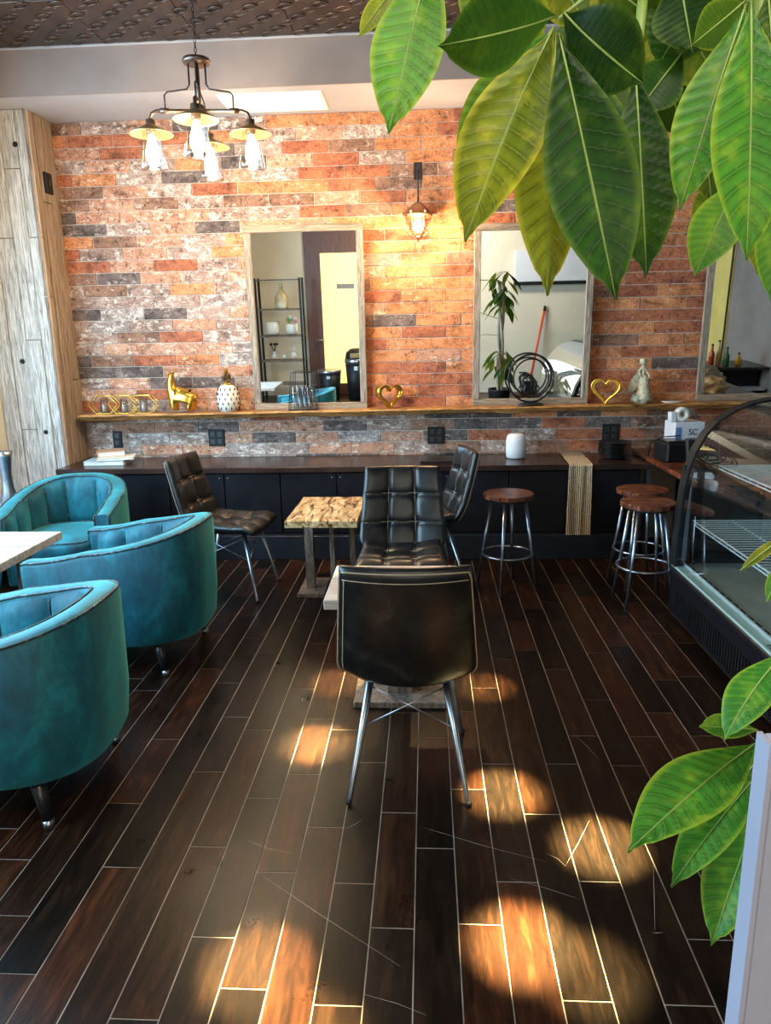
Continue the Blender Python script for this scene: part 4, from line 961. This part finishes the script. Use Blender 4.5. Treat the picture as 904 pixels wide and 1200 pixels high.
for pts in ([(0, 0, 1.5), (-.15, -.1, 1.9), loc(760, -60, .7), loc(655, 22, .6)], [(0, 0, 1.5), (-.1, -.1, 1.9), loc(900, -60, .62), loc(877, 0, .55)],
            [(0, 0, 1.2), (-.2, -.2, 1.2), loc(960, 850, .85), loc(893, 868, .82)], [(0, 0, 1.4), (-.3, -.3, 1.5), loc(960, 640, .75), loc(925, 625, .7)],
            [loc(760, -60, .7), loc(745, 85, .64)], [loc(760, -60, .7), loc(500, -80, .62)], [loc(900, -60, .62), loc(868, 205, .7)], [loc(893, 868, .82), loc(915, 890, .86)], [loc(960, 850, .85), loc(930, 758, .74)]):
    tube(stx, pts, [.006-.0015*i for i in range(len(pts))][:len(pts)], 6)
obj('branches', stx, m_stem, plant)
# crown leaves further back, seen in the second mirror
rnd = random.Random(5)
for k in range(64):
    a = rnd.uniform(0, 2*PI); z = rnd.choice([.8, .9, 1.0, 1.6, 1.7, 1.8, 1.9, 2.0]); c = Vector((.08*math.cos(a), .08*math.sin(a), z)); L = rnd.uniform(.2, .34)
    bm, mp = leafmesh(L, .07, .3, .15, k); R = Matrix.Translation(c) @ Matrix.Rotation(a if -2.6 > a or a > -.2 else a+2, 4, 'Z') @ Matrix.Rotation(-.5, 4, 'X')
    me = mesh(bm, 'leaf'); me.materials.append([A_, B_][k % 2]); o = obj('leaf', me, None, plant); o.matrix_local = R
# white partition at the lower right
a = on_y(904, 740, .5); b = on_y(866, 1200, .5)
pt = thing('white_partition', 'white painted partition end at the lower right corner', 'partition', (a.x+.012, .5, 0))
obj('panel', B(0, .3, 0, .02, .0, 1.25, .002), m_lav, pt); obj('edge_strip', B(-.004, 0, -.001, .021, 0, 1.25), m_lav, pt)
# ================================================================== REAR OF THE ROOM, seen in the mirrors
rk = thing('ladder_rack', 'black ladder rack of plants reflected in the first mirror', 'rack', (-2.38, -1.15, 0))
for sx in (-.36, .36):
    obj('side_post', B(sx-.016, sx+.016, -.15, -.12, 0, 1.98), m_matte, rk); obj('side_post', B(sx-.016, sx+.016, .12, .15, 0, 1.98), m_matte, rk)
for z in (.3, .68, 1.08, 1.5, 1.96): obj('rack_shelf', B(-.36, .36, -.15, .15, z-.02, z, .002), m_post, rk)
def pot(name, lab, cat, x, z, prof_, m, extra=None):
    t = thing(name, lab, cat, (-2.38+x, -1.15, z)); bm = new(); lathe(bm, prof_, 22); obj('body', bm, m, t)
    if extra: extra(t)
def handle(t): bm = new(); tube(bm, arc((-.07, 0, .27), .05, PI/2, 3*PI/2, 8, 'xz'), .008, 6); obj('handle', bm, m_ceram, t)
pot('jug', 'tan and cream jug on the second shelf of the black rack', 'jug', .03, 1.502, [(0, 0), (.1, 0), (.11, .03), (.11, .18), (.05, .27), (.03, .3), (.03, .4), (.038, .41), (0, .41)], M('jug_glaze', (.55, .35, .12), (.75, .7, .5), 8, .35), handle)
def blooms(t):
    rnd = random.Random(2)
    for k in range(9):
        bm = new(); ball(bm, (rnd.uniform(-.08, .08), rnd.uniform(-.06, .06), .2+rnd.uniform(0, .08)), .035, 8); obj('bloom', bm, M('bloom', rnd.choice([(.8, .3, .35), (.85, .8, .7), (.3, .45, .15)]), None, 5, .6), t)
pot('planter', 'white dotted planter on legs, left one on the black rack', 'planter', -.15, 1.1, [(0, 0), (.1, 0), (.115, .03), (.115, .2), (.1, .2), (0, .17)], m_ceram)
pot('planter', 'white planter of pink and cream flowers on the black rack', 'planter', .17, 1.1, [(0, 0), (.08, 0), (.1, .03), (.1, .16), (.09, .16), (0, .13)], m_ceram, blooms)
def sprig(t):
    for k in range(5):
        bm = new(); a = k*1.25; tube(bm, [(0, 0, .1), (.05*math.cos(a), .05*math.sin(a), .22)], .004, 5); ball(bm, (.055*math.cos(a), .055*math.sin(a), .235), .02, 6); obj('sprig', bm, m_matte, t)
pot('bud_vase', 'small white vase of dark sprigs on the black rack', 'vase', -.15, .7, [(0, 0), (.04, 0), (.045, .05), (.02, .1), (.025, .12), (0, .12)], m_ceram, sprig)
def reeds(t):
    for k in range(5):
        bm = new(); a = k*1.25; tube(bm, [(0, 0, .08), (.04*math.cos(a), .04*math.sin(a), .2)], .005, 5); obj('reed', bm, m_paper, t)
pot('reed_diffuser', 'small white vase of pale reeds on the black rack', 'vase', .17, .7, [(0, 0), (.045, 0), (.05, .05), (.025, .1), (0, .1)], m_ceram, reeds)
pot('candle_cup', 'little white candle cup between the two small vases', 'candle', .02, .7, [(0, 0), (.035, 0), (.035, .06), (0, .06)], m_ceram)
dr = struct('door_1', B(-2.03, -.9, YR-.02, YR+.03, 0, 2.9, .004), M('dark_door_wood', (.09, .035, .025), (.14, .06, .04), 6, .4, st=(8, 8, 1)))
obj('door_glass', B(-1.76, -1.02, YR+.03, YR+.036, .2, 2.35), emit('yellow_lit_glass', (.95, .72, .25), .75), dr)
obj('door_sign', B(-1.5, -1.2, YR+.036, YR+.04, 1.78, 1.86), m_greyw, dr)
bm = new(); tube(bm, [(-1.9, YR+.03, .95), (-1.9, YR+.08, .95), (-1.75, YR+.08, .94)], .014, 8); obj('door_handle', bm, m_steel, dr)
def bin_(lab, x, h, dome):
    t = thing('trash_can', lab, 'bin', (x, -1.15, 0)); r_ = 1.25; bm = new(); lathe(bm, [(0, 0), (.15, 0), (.19, h*.72), (0, h*.72)], 28); obj('bin_body', bm, m_matte, t)
    bm = new(); lathe(bm, [(.19, h*.72), (.2, h*.73), (.2, h*.8), (.19, h*.81)], 28); obj('band', bm, m_steel, t)
    bm = new(); lathe(bm, [(.19, h*.81), (.17, h*.93), (.1, h), (0, h)] if dome else [(.19, h*.81), (.0, h*.82)], 28); obj('lid', bm, m_matte if dome else m_steel, t)
    if dome: obj('flap', B(-.09, .09, .1, .185, h*.84, h*.93, .01), m_brass, t)
    obj('badge', B(-.03, .03, .17, .19, h*.6, h*.68, .004), m_plastic, t)
bin_('tall black domed bin reflected at the right of the first mirror', -1.16, .84, True); bin_('low black bin with a steel lid beside the domed bin', -1.62, .62, False)
# broom, wall unit
t = thing('broom', 'red-handled broom leaning on the rear wall, seen in the second mirror', 'broom', (1.75, -1.45, 0))
bm = new(); tube(bm, [(0, 0, .2), (.22, -.2, 1.35)], .02, 8); obj('handle', bm, M('red_plastic', (.75, .08, .03), None, 5, .4), t)
bm = new(); tube(bm, [(.22, -.2, 1.35), (.235, -.21, 1.43)], .022, 8); obj('grip', bm, m_matte, t); obj('head', B(-.16, .12, -.05, .05, 0, .22, .01), m_matte, t)
t = thing('wall_panel', 'long pale panel with a dark lower edge high on the rear wall', 'panel', (2.0, YR+.01, 1.82))
obj('panel_face', B(-.55, 1.2, 0, .1, 0, .5, .01), m_plastic, t); obj('lower_edge', B(-.55, 1.2, 0, .12, -.05, 0, .004), m_matte, t)
# right side things seen in the third mirror
t = thing('tall_cabinet', 'black cabinet with an open niche reflected in the third mirror', 'cabinet', (3.85, 1.2, 0))
obj('carcass', B(-.32, .4, -.3, .38, 0, .5, .005), m_black, t); obj('carcass', B(-.32, .4, -.3, .2, .5, .76, .005), m_black, t); obj('open_shelf', B(-.34, .42, .2, .42, .5, .52), m_wire, t); obj('top_board', B(-.34, .43, -.32, .42, .76, .79), m_iron, t)
for k, (x, y, c, h, lab) in enumerate(((3.62, 1.45, (.5, .06, .03), .26, 'dark red bottle'), (3.72, 1.4, (.7, .55, .3), .3, 'tan bottle'), (3.8, 1.47, (.05, .12, .06), .22, 'dark green bottle'), (3.98, 1.4, (.8, .5, .05), .14, 'amber jar'))):
    o = thing('bottle', lab+' on top of the black cabinet seen in the third mirror', 'bottle', (x, y, .79)); bm = new()
    lathe(bm, [(0, 0), (.035, 0), (.037, h*.6), (.015, h*.78), (.014, h)], 14); obj('body', bm, M('bottle_tint', c, None, 5, .2), o); bm = new(); lathe(bm, [(0, h), (.017, h), (.017, h+.02), (0, h+.02)], 10); obj('cap', bm, m_iron, o)
yd = struct('door_2', B(4.27, 4.3, -1.0, .12, 0, 2.9, .004), M('yellow_paint', (.8, .66, .2), None, 3, .7))
obj('door_stop', B(4.26, 4.27, .08, .12, 0, 2.9), m_matte, yd)
